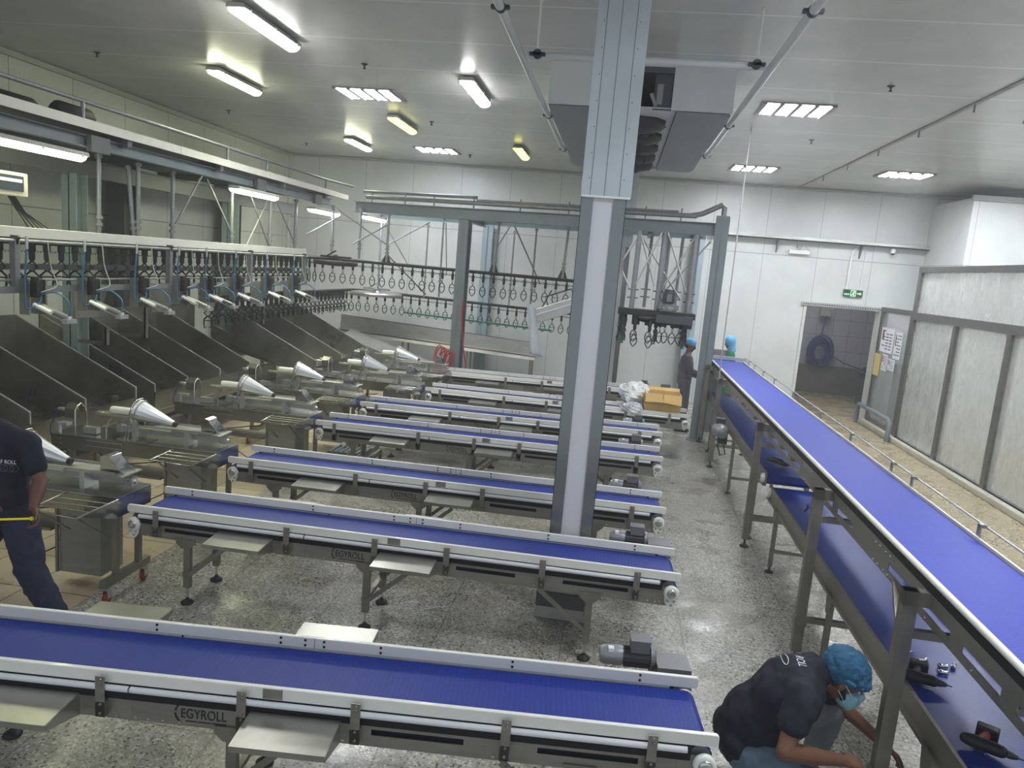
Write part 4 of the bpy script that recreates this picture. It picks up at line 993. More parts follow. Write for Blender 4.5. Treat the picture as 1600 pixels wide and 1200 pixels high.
    # work shelves
    for (xa, xb, side) in ((.74, 1.16, 0), (1.97, 2.39, 0), (.72, 1.15, 1), (1.93, 2.36, 1)):
        y0, y1 = (-.02, -.26) if side == 0 else (W + .02, W + .36)
        b = MB(); b.prism([(xa, y0, .627), (xb, y0, .627), (xb, y1, .617), (xa, y1, .617)], (0, 0, .003))
        b.box(xa, xb, y1, y1 + .003, .592, .62)
        for xx in (xa, xb): b.prism([(xx, y0, .627), (xx, y1, .617), (xx, y1, .592), (xx, y0, .52)], (.003, 0, 0))
        b.build('work_shelf', 'shelf', t)
    # legs
    for (x, bx) in ((.47, .32), (1.87, .32), (3.5, -.36)):
        for y in (.035, W - .035):
            lg = MB(); lg.box(x - .025, x + .025, y - .02, y + .02, .13, .5); lg.box(x - .029, x + .029, y - .024, y + .024, .22, .26)
            yo = .0 if y < .2 else W
            s_ = -1 if y < .2 else 1
            lg.prism([(x - .075, yo, .525), (x + .075, yo, .525), (x + .075, yo, .49), (x + .03, yo, .45), (x - .03, yo, .45), (x - .075, yo, .49)], (0, s_ * .006, 0))
            L = lg.build('leg', 'steel_leg', t)
            f = MB(); f.tube((x, y, .03), (x, y, .14), .009, n=8); f.build('spindle', 'bolt', L)
            f = MB(); f.lathe([(.045, 0), (.048, .012), (.03, .026), (.014, .032), (.012, .05)], (x, y, 0), n=18); f.build('foot', 'black', L)
            b = MB(); b.bar((x + (.02 if bx > 0 else -.02), yo + s_ * .006, .235), (x + bx, yo + s_ * .006, .5), .006, .034, (0, 0, 1))
            b.lathe([(.008, 0), (.006, .006)], (x + bx * .93, yo + s_ * .009, .485), (0, s_, 0), 6); b.lathe([(.008, 0), (.006, .006)], (x + bx * .14, yo + s_ * .009, .255), (0, s_, 0), 6)
            b.build('brace', 'steel_leg', t)
        b = MB(); b.box(x - .018, x + .018, .05, W - .05, .22, .25); b.build('cross_bar', 'steel_leg', t)
    b = MB()
    for x in (.47, 1.2, 1.87, 2.7, 3.5): b.box(x - .02, x + .02, .01, W - .01, .5, .53)
    b.build('frame_cross_bars', 'steel_leg', t)
    # bearings
    for x in (.06, LC - .055):
        for (y, s_) in ((.0, -1), (W, 1)):
            b = MB(); b.lathe([(.052, 0), (.052, .022), (.044, .03), (.03, .03)], (x, y, .6), (0, s_, 0), 22)
            sx = 1 if x < 1 else -1
            b.prism([(x - .05, y, .6), (x - .04, y, .53), (x + .0 + .012 * sx, y, .492), (x + .035 * 1, y, .53), (x + .05, y, .6)], (0, s_ * .018, 0))
            h = b.build('bearing_housing', 'whitep', t)
            b = MB(); b.lathe([(.032, .028), (.032, .034), (.022, .04), (.012, .04)], (x, y, .602), (0, s_, 0), 18)
            for (dx, dz) in ((-.024, -.055), (.022, -.055), (.005, -.085)): b.lathe([(.011, .016), (.009, .022)], (x + dx, y, .6 + dz), (0, s_, 0), 8)
            b.build('shaft_cap', 'bolt', h)
    # geared motor behind the right end
    g = MB(); g.lathe([(.04, 0), (.052, .02), (.055, .1), (.052, .12)], (3.62, W + .21, .70), (1, 0, 0), 20); mt = g.build('gear_motor', 'motor_light', t)
    g = MB(); g.lathe([(.047, .12), (.047, .27)], (3.62, W + .21, .70), (1, 0, 0), 18)
    for k in range(14): a = k * PI / 7; g.bar((3.75, W + .21 + .05 * math.cos(a), .70 + .05 * math.sin(a)), (3.89, W + .21 + .05 * math.cos(a), .70 + .05 * math.sin(a)), .004, .012, (0, math.cos(a), math.sin(a)))
    g.build('cooling_body', 'motor_dark', mt)
    g = MB(); g.box(3.78, 3.88, W + .165, W + .25, .745, .805); g.box(3.775, 3.885, W + .16, W + .255, .805, .815); g.build('terminal_box', 'motor', mt)
    g = MB(); g.lathe([(.068, 0), (.068, .014), (.05, .03)], (3.89, W + .21, .70), (1, 0, 0), 20); g.box(3.92, 4.1, W + .1, W + .27, .61, .71); g.box(3.93, 4.09, W + .02, W + .1, .57, .66); g.build('gearbox', 'motor', mt)
    g = MB(); g.box(3.66, 3.69, W + .17, W + .205, .735, .755); g.build('sticker', 'paper', mt)
    # name plate and cut-out lettering
    g = MB(); g.box(2.02, 2.11, -.004, -.0015, .69, .738)
    for (x, z) in ((2.028, .697), (2.102, .697), (2.028, .731), (2.102, .731)): g.lathe([(.004, 0), (.003, .004)], (x, -.004, z), (0, -1, 0), 6)
    g.build('name_plate', 'steel_plate', t)
    tm = text_mesh('EGYROLL', .068, .0008, .215)
    b = place_text(tm, 'l', 'logo', Matrix.Translation((1.635, .0025, .545)) @ Matrix.Rotation(PI / 2, 4, 'X'), t)
    def band(c, ro, ri, a0, a1):
        n = 10
        for i in range(n):
            t0 = a0 + (a1 - a0) * i / n; t1 = a0 + (a1 - a0) * (i + 1) / n
            b.prism([(c[0] + ri * math.cos(t0), .003, c[1] + ri * math.sin(t0)), (c[0] + ro * math.cos(t0), .003, c[1] + ro * math.sin(t0)), (c[0] + ro * math.cos(t1), .003, c[1] + ro * math.sin(t1)), (c[0] + ri * math.cos(t1), .003, c[1] + ri * math.sin(t1))], (0, -.001, 0))
    band((1.66, .568), .058, .049, math.radians(92), math.radians(170)); band((1.66, .568), .058, .049, math.radians(182), math.radians(245))
    b.box(1.655, 1.685, .002, .003, .619, .627); b.box(1.655, 1.685, .002, .003, .607, .613)
    for (x0, x1) in ((1.655, 1.71), (1.715, 1.775), (1.78, 1.85)): b.box(x0, x1, .002, .003, .527, .532)
    b.build('logo_lettering', 'logo', t)
    return t
M['shelf'] = mat('shelf_steel', S(160, 160, 152), .3, .85, .1, 6)
M['steel_leg'] = mat('leg_steel', S(138, 134, 124), .4, .75, .14, 8, .05, 60, .08)
M['motor_light'] = mat('motor_light_grey', S(140, 144, 148), .4, .3, .05)
pc_ = make_conveyor()
spots = [(-3.43, 2.80, 5.15, 'nearest blue belt conveyor, cut off by the left edge of the photo'),
         (-3.467, 4.925, 1.05, 'second blue belt conveyor from the camera, passing in front of the pillar'),
         (-3.478, 6.41, 1.0, 'third blue belt conveyor, the first one passing behind the pillar'),
         (-3.39, 8.27, 1.7, 'fourth blue belt conveyor from the camera'),
         (-3.32, 9.62, 2.1, 'fifth blue belt conveyor from the camera'),
         (-2.83, 11.28, .4, 'sixth blue belt conveyor, with the cardboard box at its right end'),
         (-3.1, 13.18, 3.0, 'farthest blue belt conveyor, starting at the column with the red hose')]
for k, (x, y, a, lab) in enumerate(spots):
    instance(pc_, (x, y, 0), math.radians(a), lab, 'conveyor', 'short blue belt conveyors in parallel rows', k == 0)
# ================================================================ bagging tables
def make_table():
    t = empty('bagging_table', (0, 0, 0), 0, '', '')
    L, D, Z = 1.70, .40, .80
    b = MB(); b.box(-L, 0, 0, D, Z - .012, Z); b.box(-L, 0, 0, .004, Z - .14, Z); b.box(-L, 0, D - .004, D, Z - .14, Z); b.box(-L, -L + .004, 0, D, Z - .14, Z); b.box(-.004, 0, 0, D, Z - .15, Z)
    b.build('table_top', 'table', t)
    b = MB()
    for (x, z) in ((-1.6, .76), (-1.6, .71), (-.05, .765), (-.05, .7), (-.8, .69)): b.lathe([(.007, 0), (.005, .004)], (x, 0, z), (0, -1, 0), 8)
    b.bar((-L, 0, Z), (0, 0, Z), .006, .006); b.bar((0, 0, Z), (0, D, Z), .008, .008); b.build('edge_rivets', 'bolt', t)
    for (x, y) in ((-.04, .03), (-.04, .3), (-1.5, .03), (-1.5, .36)): MB().box(x - .02, x + .02, y - .02, y + .02, .17, .66).build('leg', 'steel_leg', t)
    for x in (-.04, -1.5):
        b = MB(); b.box(x - .025, x + .025, -.12, .42, .13, .19); cr = b.build('castor_rail', 'steel_leg', t)
        for y in (-.07, .37):
            b = MB(); b.prism([(x - .02, y - .03, .13), (x + .02, y - .03, .13), (x + .02, y + .03, .13), (x - .02, y + .03, .13)], (0, 0, -.02)); b.box(x - .022, x - .017, y - .02, y + .02, .04, .12); b.box(x + .017, x + .022, y - .02, y + .02, .04, .12); f = b.build('castor_fork', 'steel', t)
            b = MB(); b.lathe([(.03, -.014), (.042, -.012), (.042, .012), (.03, .014)], (x, y, .042), (1, 0, 0), 18); b.build('wheel', 'red', f)
    b = MB(); b.box(-.55, -.2, .08, .34, .12, .66); b.build('cabinet', 'cab', t, .004)
    b = MB(); b.box(-.57, -.55, .06, .08, .12, .66); b.box(-1.2, -.6, .05, .35, .45, .47); b.build('cabinet_corner', 'steel_leg', t)
    # wire rack on the near side
    b = MB(); zr = .79
    b.path([(-.0, 0, zr), (-.0, -.42, zr), (-.4, -.42, zr), (-.43, 0, zr)], .006, 6)
    for y in (-.1, -.2, -.3): b.tube((0, y, zr), (-.42, y, zr), .004, n=6)
    b.build('wire_rack', 'bolt', t)
    for x in (-.1, -.38): MB().bar((x, -.36, zr - .01), (x, -.02, .52), .024, .008).build('rack_strut', 'steel_leg', t)
    b = MB(); b.prism([(0, 0, Z - .15), (0, 0, Z), (0, -.4, zr), (0, -.03, Z - .15)], (-.003, 0, 0)); b.build('end_gusset', 'table', t)
    # cylinder across the top
    b = MB(); b.box(-1.12, -.05, .2, .25, .845, .895)
    for z in (.855, .87, .885): b.box(-1.1, -.07, .197, .2, z - .003, z + .003)
    b.box(-.07, -.02, .19, .26, .835, .9); b.box(-1.15, -1.1, .19, .26, .835, .905); cy = b.build('air_cylinder', 'alu', t)
    b = MB(); b.lathe([(.02, 0), (.014, .02)], (-.02, .225, .868), (1, 0, 0), 10); b.lathe([(.008, 0), (.008, .02)], (-.045, .2, .88), (0, -1, 0), 8); b.build('end_fitting', 'bolt', cy)
    b = MB(); b.box(-.39, -.35, .1, .26, .8, .93); b.box(-.9, -.86, .06, .1, .8, .97); b.box(-.9, -.5, .08, .11, .94, .952); b.box(-.36, -.28, .16, .24, .9, .93); b.build('stand_block', 'alu', t)
    b = MB(); b.box(-1.05, -.72, -.01, .2, .8, .808); b.build('base_plate', 'table', t)
    b = MB(); b.path([(-1.3, 0, .79), (-.9, 0, .79)], .003, 4); b.box(-1.33, -.95, -.008, -.002, .765, .78) ; b.box(-1.33, -.95, -.006, -.002, .715, .725); b.build('handle_frame', 'bolt', t)
    # sliding carriage with pusher
    b = MB(); b.box(-.7, -.1, .1, .3, .935, .942); b.bar((-.7, .1, .945), (-.1, .1, .945), .006, .03); b.bar((-.7, .3, .945), (-.1, .3, .945), .006, .03); b.box(-.1, -.02, .08, .32, .93, .94); cg = b.build('carriage_tray', 'steel', t)
    b = MB(); b.prism([(-.24, .13, .942), (-.14, .13, .942), (-.16, .13, 1.07), (-.2, .13, 1.08), (-.24, .13, 1.06)], (0, .14, 0)); b.prism([(-.14, .13, .942), (-.04, .13, .942), (-.16, .13, 1.05)], (0, .004, 0)); b.prism([(-.14, .266, .942), (-.04, .266, .942), (-.16, .266, 1.05)], (0, .004, 0)); b.build('pusher', 'mirror', cg, .003)
    b = MB(); b.tube((-.82, .09, .93), (-.52, .09, .93), .012, n=10); b.tube((-.68, .1, .96), (-.28, .1, .956), .005, n=6); b.build('guide_rod', 'cream', t)
    # cone with ring
    cone = empty_part = None
    cp, cq = Vector((-.93, .2, 1.07)), Vector((-.56, .2, .975)); ax = (cq - cp).normalized()
    b = MB(); n = 14; side = Vector((0, 1, 0)); up = ax.cross(side).normalized()
    if up.z < 0: up = -up
    vs = []; fs = []
    for (c, r) in ((cp, .105), (cp.lerp(cq, .5), .066), (cq, .026)):
        for i in range(n): a = math.radians(-20) + math.radians(340) * i / (n - 1) + PI * 1.0; vs.append(c + side * (r * math.sin(a)) + up * (r * math.cos(a)))
    for j in range(2):
        for i in range(n - 1): fs.append((j * n + i, j * n + i + 1, (j + 1) * n + i + 1, (j + 1) * n + i))
    b.add(vs, fs); cn = b.build('bag_cone', 'cone', t); s = cn.modifiers.new('solid', 'SOLIDIFY'); s.thickness = .003
    b = MB(); b.path([cp - ax * .01 + side * (.12 * math.sin(k * PI / 4 + .39)) + up * (.12 * math.cos(k * PI / 4 + .39)) for k in range(8)], .007, 6, True); b.path([cp + ax * .03 + side * (.112 * math.sin(k * PI / 4 + .39)) + up * (.112 * math.cos(k * PI / 4 + .39)) for k in range(8)], .005, 6, True)
    b.tube((-.93, .09, 1.05), (-.95, .07, .8), .006, n=6); b.tube((-.95, .1, 1.0), (-.99, .08, .8), .006, n=6); b.tube((-.93, .3, 1.0), (-.93, .32, .8), .006, n=6); b.build('cone_ring', 'bolt', t)
    b = MB(); b.lathe([(.028, 0), (.024, .03)], cq, ax, 12); b.build('cone_tip', 'black', cn)
    # bag roll
    b = MB(); b.lathe([(.02, -.115), (.034, -.11), (.038, -.09), (.038, .09), (.034, .11), (.02, .115)], (-1.1, .2, 1.045), (1, 0, 0), 18); b.build('bag_roll', 'guard', t)
    b = MB(); b.box(-1.32, -.93, .12, .28, 1.0, 1.008); b.bar((-1.32, .12, 1.01), (-.93, .12, 1.005), .01, .02); b.box(-1.36, -1.3, .17, .23, 1.0, 1.015); tr_ = b.build('roll_tray', 'cream_steel', t)
    b = MB(); b.path([(-1.14, .13, 1.0), (-1.19, .13, .95), (-1.22, .13, .88), (-1.22, .13, .8)], .007, 6); b.path([(-1.0, .28, 1.0), (-1.05, .29, .9), (-1.06, .3, .8)], .006, 6); b.build('curved_leg', 'bolt', tr_)
    # arched hood
    b = MB(); b.path([(-1.46, .02, .8), (-1.46, .02, 1.04), (-1.46, .05, 1.08), (-1.46, .1, 1.1), (-1.46, .16, 1.05), (-1.46, .18, 1.0), (-1.46, .18, .8)], .007, 6); b.build('arch', 'bolt', t)
    b = MB(); b.prism([(-1.57, .02, .96), (-1.57, .02, 1.05), (-1.57, .09, 1.1), (-1.57, .09, .96)], (.1, 0, 0)); b.build('hood', 'table', t)
    b = MB(); b.lathe([(.014, 0), (.018, .01), (.018, .11), (.012, .12)], (-1.7, .1, 1.02), (1, 0, 0), 10); b.lathe([(.012, 0), (.015, .01), (.015, .1)], (-1.68, .2, 1.04), (1, 0, 0), 10); b.box(-1.7, -1.66, .05, .09, .8, .9); b.box(-1.7, -1.6, .08, .16, .86, .89); b.box(-1.44, -1.3, .1, .16, .81, .87); b.build('small_cylinders', 'alu', t)
    b = MB(); b.path([(-1.69, .1, 1.02), (-1.72, .08, .95), (-1.74, .04, .85), (-1.72, .02, .78), (-1.6, .1, .6)], .006, 5); b.build('blue_hose', 'hose_navy', t)
    b = MB(); b.path([(-1.3, .3, .5), (-1.0, .1, .3), (-.75, .0, .22), (-.6, .1, .3), (-.55, .2, .5)], .006, 5); b.path([(-1.5, .3, .6), (-1.2, .25, .48), (-.7, .2, .58)], .006, 5); b.build('loose_cable', 'black', t)
    return t
M['cab'] = mat('cabinet_steel', S(150, 152, 146), .4, .7, .1, 3, .0, 1, .0, (1, 1, 8))
M['cream_steel'] = mat('roll_tray_steel', S(196, 196, 176), .3, .8, .05)
pt = make_table()
for k, (x, y, a, lab) in enumerate((
    (-3.50, 4.865, 0, 'bagging table butting against the second belt, partly behind the man in navy'),
    (-3.518, 6.285, 0, 'bagging table at the head of the third belt'),
    (-3.40, 8.12, 0, 'bagging table at the head of the fourth belt, with red castors showing'),
    (-3.35, 9.55, 0, 'bagging table at the head of the fifth belt'),
    (-2.86, 10.95, 0, 'bagging table at the head of the sixth belt, set forward of the others'),
    (-2.78, 12.45, 0, 'farthest bagging table, in front of the column with the red hose'))):
    instance(pt, (x, y, 0), math.radians(a), lab, 'table', 'bagging tables at the head of each belt', k == 0)
# low roller tray on the floor
rt = empty('floor_grate', (-3.1, 8.9, 0), 0, 'low grey ribbed tray standing on the floor under the fourth belt', 'tray')
MB().box(-.3, .3, -.2, .2, .2, .24).build('tray', 'steel_dark', rt)
b = MB()
for k in range(9): b.box(-.28 + .068 * k, -.25 + .068 * k, -.19, .19, .24, .255)
b.build('ribs', 'paint', rt)
for (x, y) in ((-.28, -.18), (.28, -.18), (-.28, .18), (.28, .18)): MB().box(x - .015, x + .015, y - .015, y + .015, 0, .2).build('leg', 'steel_leg', rt)
# ================================================================ the wide raised conveyor on the right
wc_ = empty('wide_conveyor', (1.646, 1.4, 0), -.0098, 'long wide raised conveyor with bright blue belt running to the back wall at the right', 'conveyor')
LB = 12.1
b = MB(); b.box(.03, .54, 0, LB, 1.382, 1.392); b.box(.03, .54, 0, LB, 1.25, 1.257); b.lathe([(.07, .03), (.07, .54)], (0, LB, 1.32), (1, 0, 0), 20); b.build('belt', 'belt_y', wc_)
b = MB(); b.tube((.005, 0, 1.40), (.005, LB, 1.40), .017, n=12); b.build('round_rail', 'guard', wc_)
b = MB(); b.box(.552, .566, 0, LB, 1.34, 1.405); b.build('right_guard', 'guard', wc_)
b = MB(); b.box(-.010, .0, 0, LB, 1.345, 1.383); b.build('gap_shade', 'hole', wc_)  # black strip painting the shade below the round rail
b = MB(); s0, s1 = 1.232, 1.272
b.box(-.006, 0, 0, LB, s1, 1.345); b.box(-.006, 0, 0, LB, 1.19, s0)
slots = []; y = .15
breaks = (2.96, 4.8, 6.86, 8.97, 10.9)
while y < LB - .45:
    if any(abs(y + .18 - k) < .27 for k in breaks): y += .56
    slots.append((y, y + .35)); y += .47
x = 0
for (a, c) in slots:
    if a > x: b.box(-.006, 0, x, a, s0, s1)
    x = c
b.box(-.006, 0, x, LB, s0, s1)
b.build('left_side_plate', 'steel_plate', wc_)
b = MB(); b.box(.545, .551, 0, LB, 1.19, 1.345)
for k in range(12): b.box(0, .545, .5 + k, .54 + k, 1.195, 1.225)
b.build('right_side_plate', 'steel_plate', wc_)
b = MB()
for k in breaks:
    for dy in (-.12, -.05, .05, .12):
        for z in (1.315, 1.205): b.lathe([(.009, 0), (.007, .008)], (-.006, k + dy, z), (-1, 0, 0), 6)
for k in range(24): b.lathe([(.006, 0), (.005, .004)], (-.006, .3 + .5 * k, 1.21), (-1, 0, 0), 6)
b.build('plate_bolts', 'bolt', wc_)
b = MB(); b.path([(.6, 0, 1.47), (.6, LB + .05, 1.47)], .007, 6); b.build('guide_rod', 'steel', wc_)
for y in (.8, 1.95, 3.15, 4.2, 4.62, 5.7, 6.8, 8.15, 9.35, 10.2, 11.0, 11.55):
    b = MB(); b.box(.566, .576, y - .018, y + .018, 1.33, 1.47); b.box(.566, .608, y - .018, y + .018, 1.46, 1.48); b.build('rod_bracket', 'steel_plate', wc_)
b = MB(); b.box(-.04, .62, LB - .02, LB + .06, 1.41, 1.465); b.build('end_cross_bar', 'steel', wc_)
for y, gussets in ((2.3, 1), (4.05, 1), (6.45, 1), (9.8, 0), (11.5, 0)):
    xo = -.06 - .0098 * y * 0
    b = MB(); b.box(xo - .07, xo, y - .03, y + .03, .09, 1.345); b.box(xo - .07, .0, y - .03, y + .03, 1.27, 1.345); b.box(xo - .078, xo + .008, y - .038, y + .038, .3, .37); lg = b.build('support_post', 'steel_leg', wc_)
    b = MB(); b.lathe([(.045, 0), (.048, .012), (.028, .025), (.012, .03), (.01, .1)], (xo - .035, y, 0), n=18); b.build('foot', 'black', lg)
    b = MB(); b.box(.6, .66, y - .03, y + .03, .09, 1.3); b.box(.55, .66, y - .03, y + .03, 1.22, 1.3); lg = b.build('support_post', 'steel_leg', wc_)
    b = MB(); b.lathe([(.045, 0), (.048, .012), (.028, .025), (.012, .03), (.01, .1)], (.63, y, 0), n=18); b.build('foot', 'black', lg)
    b = MB(); b.box(xo, .6, y - .02, y + .02, .32, .36); b.build('cross_bar', 'steel_leg', wc_)
    b = MB(); b.box(xo, .6, y - .02, y + .02, 1.1, 1.14); b.build('cross_bar', 'steel_leg', wc_)
    if gussets: MB().bar((xo - .02, y + .03, 1.0), (-.005, y + .42, 1.21), .03, .03).build('diagonal_stay', 'steel_leg', wc_)
b = MB(); b.lathe([(.0001, -.07), (.03, -.065), (.05, -.04), (.09, -.03), (.09, .03), (.05, .06)], (-.13, LB - .25, 1.26), (-.3, -1, .2), 22); hm = b.build('head_motor', 'motor_light', wc_)
b = MB(); b.box(-.2, -.05, LB - .25, LB - .1, 1.3, 1.37); b.box(-.08, .0, LB - .3, LB - .05, 1.2, 1.33); b.build('terminal_box', 'motor', hm)
# lower conveyors
def lower(y0, y1, x0, z, label, legs, motor=None):
    t = empty('lower_conveyor', (x0, y0, 0), -.0098, label, 'conveyor', 'low blue conveyors under the wide belt')
    L = y1 - y0
    b = MB(); b.box(.02, .54, 0, L, z - .012, z); b.lathe([(.05, .02), (.05, .54)], (0, 0.02, z - .05), (1, 0, 0), 16); b.lathe([(.05, .02), (.05, .54)], (0, L - .02, z - .05), (1, 0, 0), 16); b.build('belt', 'belt_lower', t)
    b = MB(); b.box(-.012, .008, 0, L, z - .12, z + .02); b.box(.54, .56, 0, L, z - .12, z + .02)
    b.box(-.03, -.01, 0, L, z - .12, z - .1)
    b.build('side_channel', 'steel_leg', t)
    b = MB()
    for k in range(int(L / .45)): b.box(0, .54, .2 + .45 * k, .23 + .45 * k, z - .1, z - .06)
    b.build('cross_bars', 'steel_leg', t)
    for y in legs:
        for x in (0.0, .54):
            b = MB(); b.box(x - .02, x + .02, y - .015, y + .015, .06, z - .1); b.prism([(x - .022, y - .07, z - .1), (x - .022, y + .07, z - .1), (x - .022, y + .04, z - .25), (x - .022, y - .04, z - .25)], (.006, 0, 0)); lg = b.build('leg', 'steel_leg', t)
            b = MB(); b.lathe([(.04, 0), (.042, .012), (.02, .025), (.01, .03), (.009, .08)], (x, y, 0), n=16); b.build('foot', 'black', lg)
        b = MB(); b.box(.0, .54, y - .012, y + .012, .2, .23); b.build('cross_tie', 'steel_leg', t)
    b = MB()
    for yy in (0.05, L - .05):
        b.lathe([(.05, 0), (.05, .02), (.04, .03)], (-.012, yy, z - .05), (-1, 0, 0), 18)
    b.build('bearing', 'whitep', t)
    if motor:
        y = motor
        b = MB(); b.lathe([(.0001, -.1), (.06, -.09), (.09, -.05), (.095, .0), (.095, .12)], (-.13, y, z - .1), (0, -1, 0) if False else (-.25, 1, 0), 24); mt = b.build('gear_motor', 'motor_light', t)
        b = MB(); b.lathe([(.08, .12), (.08, .26)], (-.13, y, z - .1), (-.25, 1, 0), 20); b.box(-.2, -.08, y + .05, y + .18, z - .02, z + .06); b.build('motor_housing', 'motor_dark', mt)
        b = MB(); b.box(-.14, -.02, y + .1, y + .25, z - .3, z - .15); b.path([(-.1, y, z - .2), (-.05, y - .05, z - .4), (-.1, y + .05, z - .45), (-.15, y + .1, z - .3)], .01, 6); b.build('cable', 'black', mt)
    return t
lower(1.4, 7.62, 1.69, .745, 'lower blue conveyor with tools on it, under the near half of the wide belt', (2.1, 3.85, 5.8))
lower(7.65, 13.15, 1.70, .86, 'lower blue conveyor with round side motor, under the far half of the wide belt', (.5, 2.2, 4.6), 2.55)
# small steel box at the head of the wide belt
hb = empty('head_box', (1.95, 13.95, 1.38), 0, 'small grey steel box behind the head of the wide raised belt', 'box')
MB().box(-.28, .12, -.1, .1, 0, .16).build('box', 'steel_plate', hb, .01)
MB().box(-.3, .14, -.12, .12, .16, .175).build('lid', 'steel', hb)
MB().box(-.22, .06, -.08, .08, -1.38, 0).build('stand', 'paint', hb)
# ================================================================ people and loose objects
def body(parts, name, m, parent, vox=.012, smooth=6, fold=None):
    """one continuous surface: overlapping cone-sphere limbs fused by a voxel remesh"""
    b = MB()
    for p in parts:
        if p[0] == 'c': b.cap(p[1], p[2], p[3], p[4])
        elif p[0] == 'e': b.ell(p[1], p[2], p[3] if len(p) > 3 else None)
    o = b.build(name, m, parent, smooth=True)
    r = o.modifiers.new('fuse', 'REMESH'); r.mode = 'VOXEL'; r.voxel_size = vox; r.use_smooth_shade = True
    s = o.modifiers.new('soft', 'SMOOTH'); s.factor = .5; s.iterations = smooth
    if fold:
        tx = bpy.data.textures.new(name + '_folds', 'CLOUDS'); tx.noise_scale = fold[0]; tx.noise_depth = 1
        dm = o.modifiers.new('folds', 'DISPLACE'); dm.texture = tx; dm.strength = fold[1]; dm.mid_level = .5
    return o
def onto(o, target):
    w = o.modifiers.new('lie_on_cloth', 'SHRINKWRAP'); w.target = target; w.wrap_method = 'PROJECT'; w.use_project_z = True; w.use_negative_direction = True; w.use_positive_direction = False; w.offset = .005
    return o
def rotm(ax, deg): return Matrix.Rotation(math.radians(deg), 3, ax)
def limb(pts, radii):
    return [('c', pts[i], pts[i + 1], radii[i], radii[i + 1]) for i in range(len(pts) - 1)]
def hand(w, d, palm_n, curl, size=1.0, thumb=1):
    """palm + 5 bent fingers. w wrist, d direction, palm_n palm normal (towards which fingers curl)"""
    w = Vector(w); d = Vector(d).normalized(); n = Vector(palm_n); n = (n - d * n.dot(d)).normalized(); s = d.cross(n).normalized() * thumb
    P = []
    k = size
    for off in (-.028, -.01, .01, .028):
        P.append(('c', w + d * .015 + s * off * .6 * k, w + d * .085 * k + s * off * k, .015 * k, .0125 * k))
    for i, (off, L) in enumerate(((.03, .07), (.0105, .08), (-.0105, .075), (-.03, .058))):
        base = w + d * .088 * k + s * off * k; a = curl * (.8 + .12 * i); ang = 0; p = base
        for j, (fr, r0, r1) in enumerate(((.45, .0095, .0088), (.3, .0088, .008), (.25, .008, .007))):
            ang += a * (.75 if j == 0 else .6)
            v = d * math.cos(ang) + n * math.sin(ang); q = p + v * (L * fr * k)
            P.append(('c', p, q, r0 * k, r1 * k)); p = q
    p = w + d * .03 * k + s * .03 * k
    for (L, a, b_, r0, r1) in ((.035, .7, .35, .014, .012), (.03, .5, .7, .0115, .010), (.024, .25, .95, .010, .008)):
        v = (d * math.cos(a) + s * math.sin(a) + n * b_ * .6).normalized(); q = p + v * L * k; P.append(('c', p, q, r0 * k, r1 * k)); p = q
    return P
def head_parts(c, fwd, up, k=1.0):
    """skull, jaw, nose, ears; returns parts and frame"""
    c = Vector(c); f = Vector(fwd).normalized(); u = Vector(up); u = (u - f * u.dot(f)).normalized(); s = f.cross(u).normalized()
    R = Matrix((s, f, u)).transposed()
    def at(x, y, z): return c + (s * x + f * y + u * z) * k
    P = [('e', at(0, -.012, .03), (.076 * k, .095 * k, .09 * k), R), ('e', at(0, .018, -.045), (.06 * k, .072 * k, .072 * k), R),
         ('c', at(0, .06, -.09), at(0, .05, -.06), .026 * k, .035 * k),
         ('c', at(0, .092, .015), at(0, .112, -.028), .009 * k, .015 * k), ('c', at(-.012, .1, -.032), at(.012, .1, -.032), .010 * k, .010 * k),
         ('c', at(-.024, .088, -.062), at(.024, .088, -.062), .0085 * k, .0085 * k), ('c', at(-.02, .085, -.072), at(.02, .085, -.072), .009 * k, .009 * k),
         ('c', at(-.045, .078, .028), at(-.012, .09, .026), .010 * k, .009 * k), ('c', at(.045, .078, .028), at(.012, .09, .026), .010 * k, .009 * k)]
    for sx in (-1, 1): P.append(('e', at(sx * .078, -.012, -.012), (.011 * k, .02 * k, .033 * k), R))
    return P, at, R
def eyes(at, R, k, parent):
    b = MB(); 
    for sx in (-1, 1): b.ell(at(sx * .031, .078, .006), (.010 * k, .007 * k, .006 * k), R, 10, 7)
    b.build('eyes', 'eyew', parent, smooth=True)
    b = MB()
    for sx in (-1, 1): b.ell(at(sx * .031, .0868, .005), (.0055 * k, .003 * k, .0055 * k), R, 8, 6)
    b.build('pupils', 'eye', parent, smooth=True)
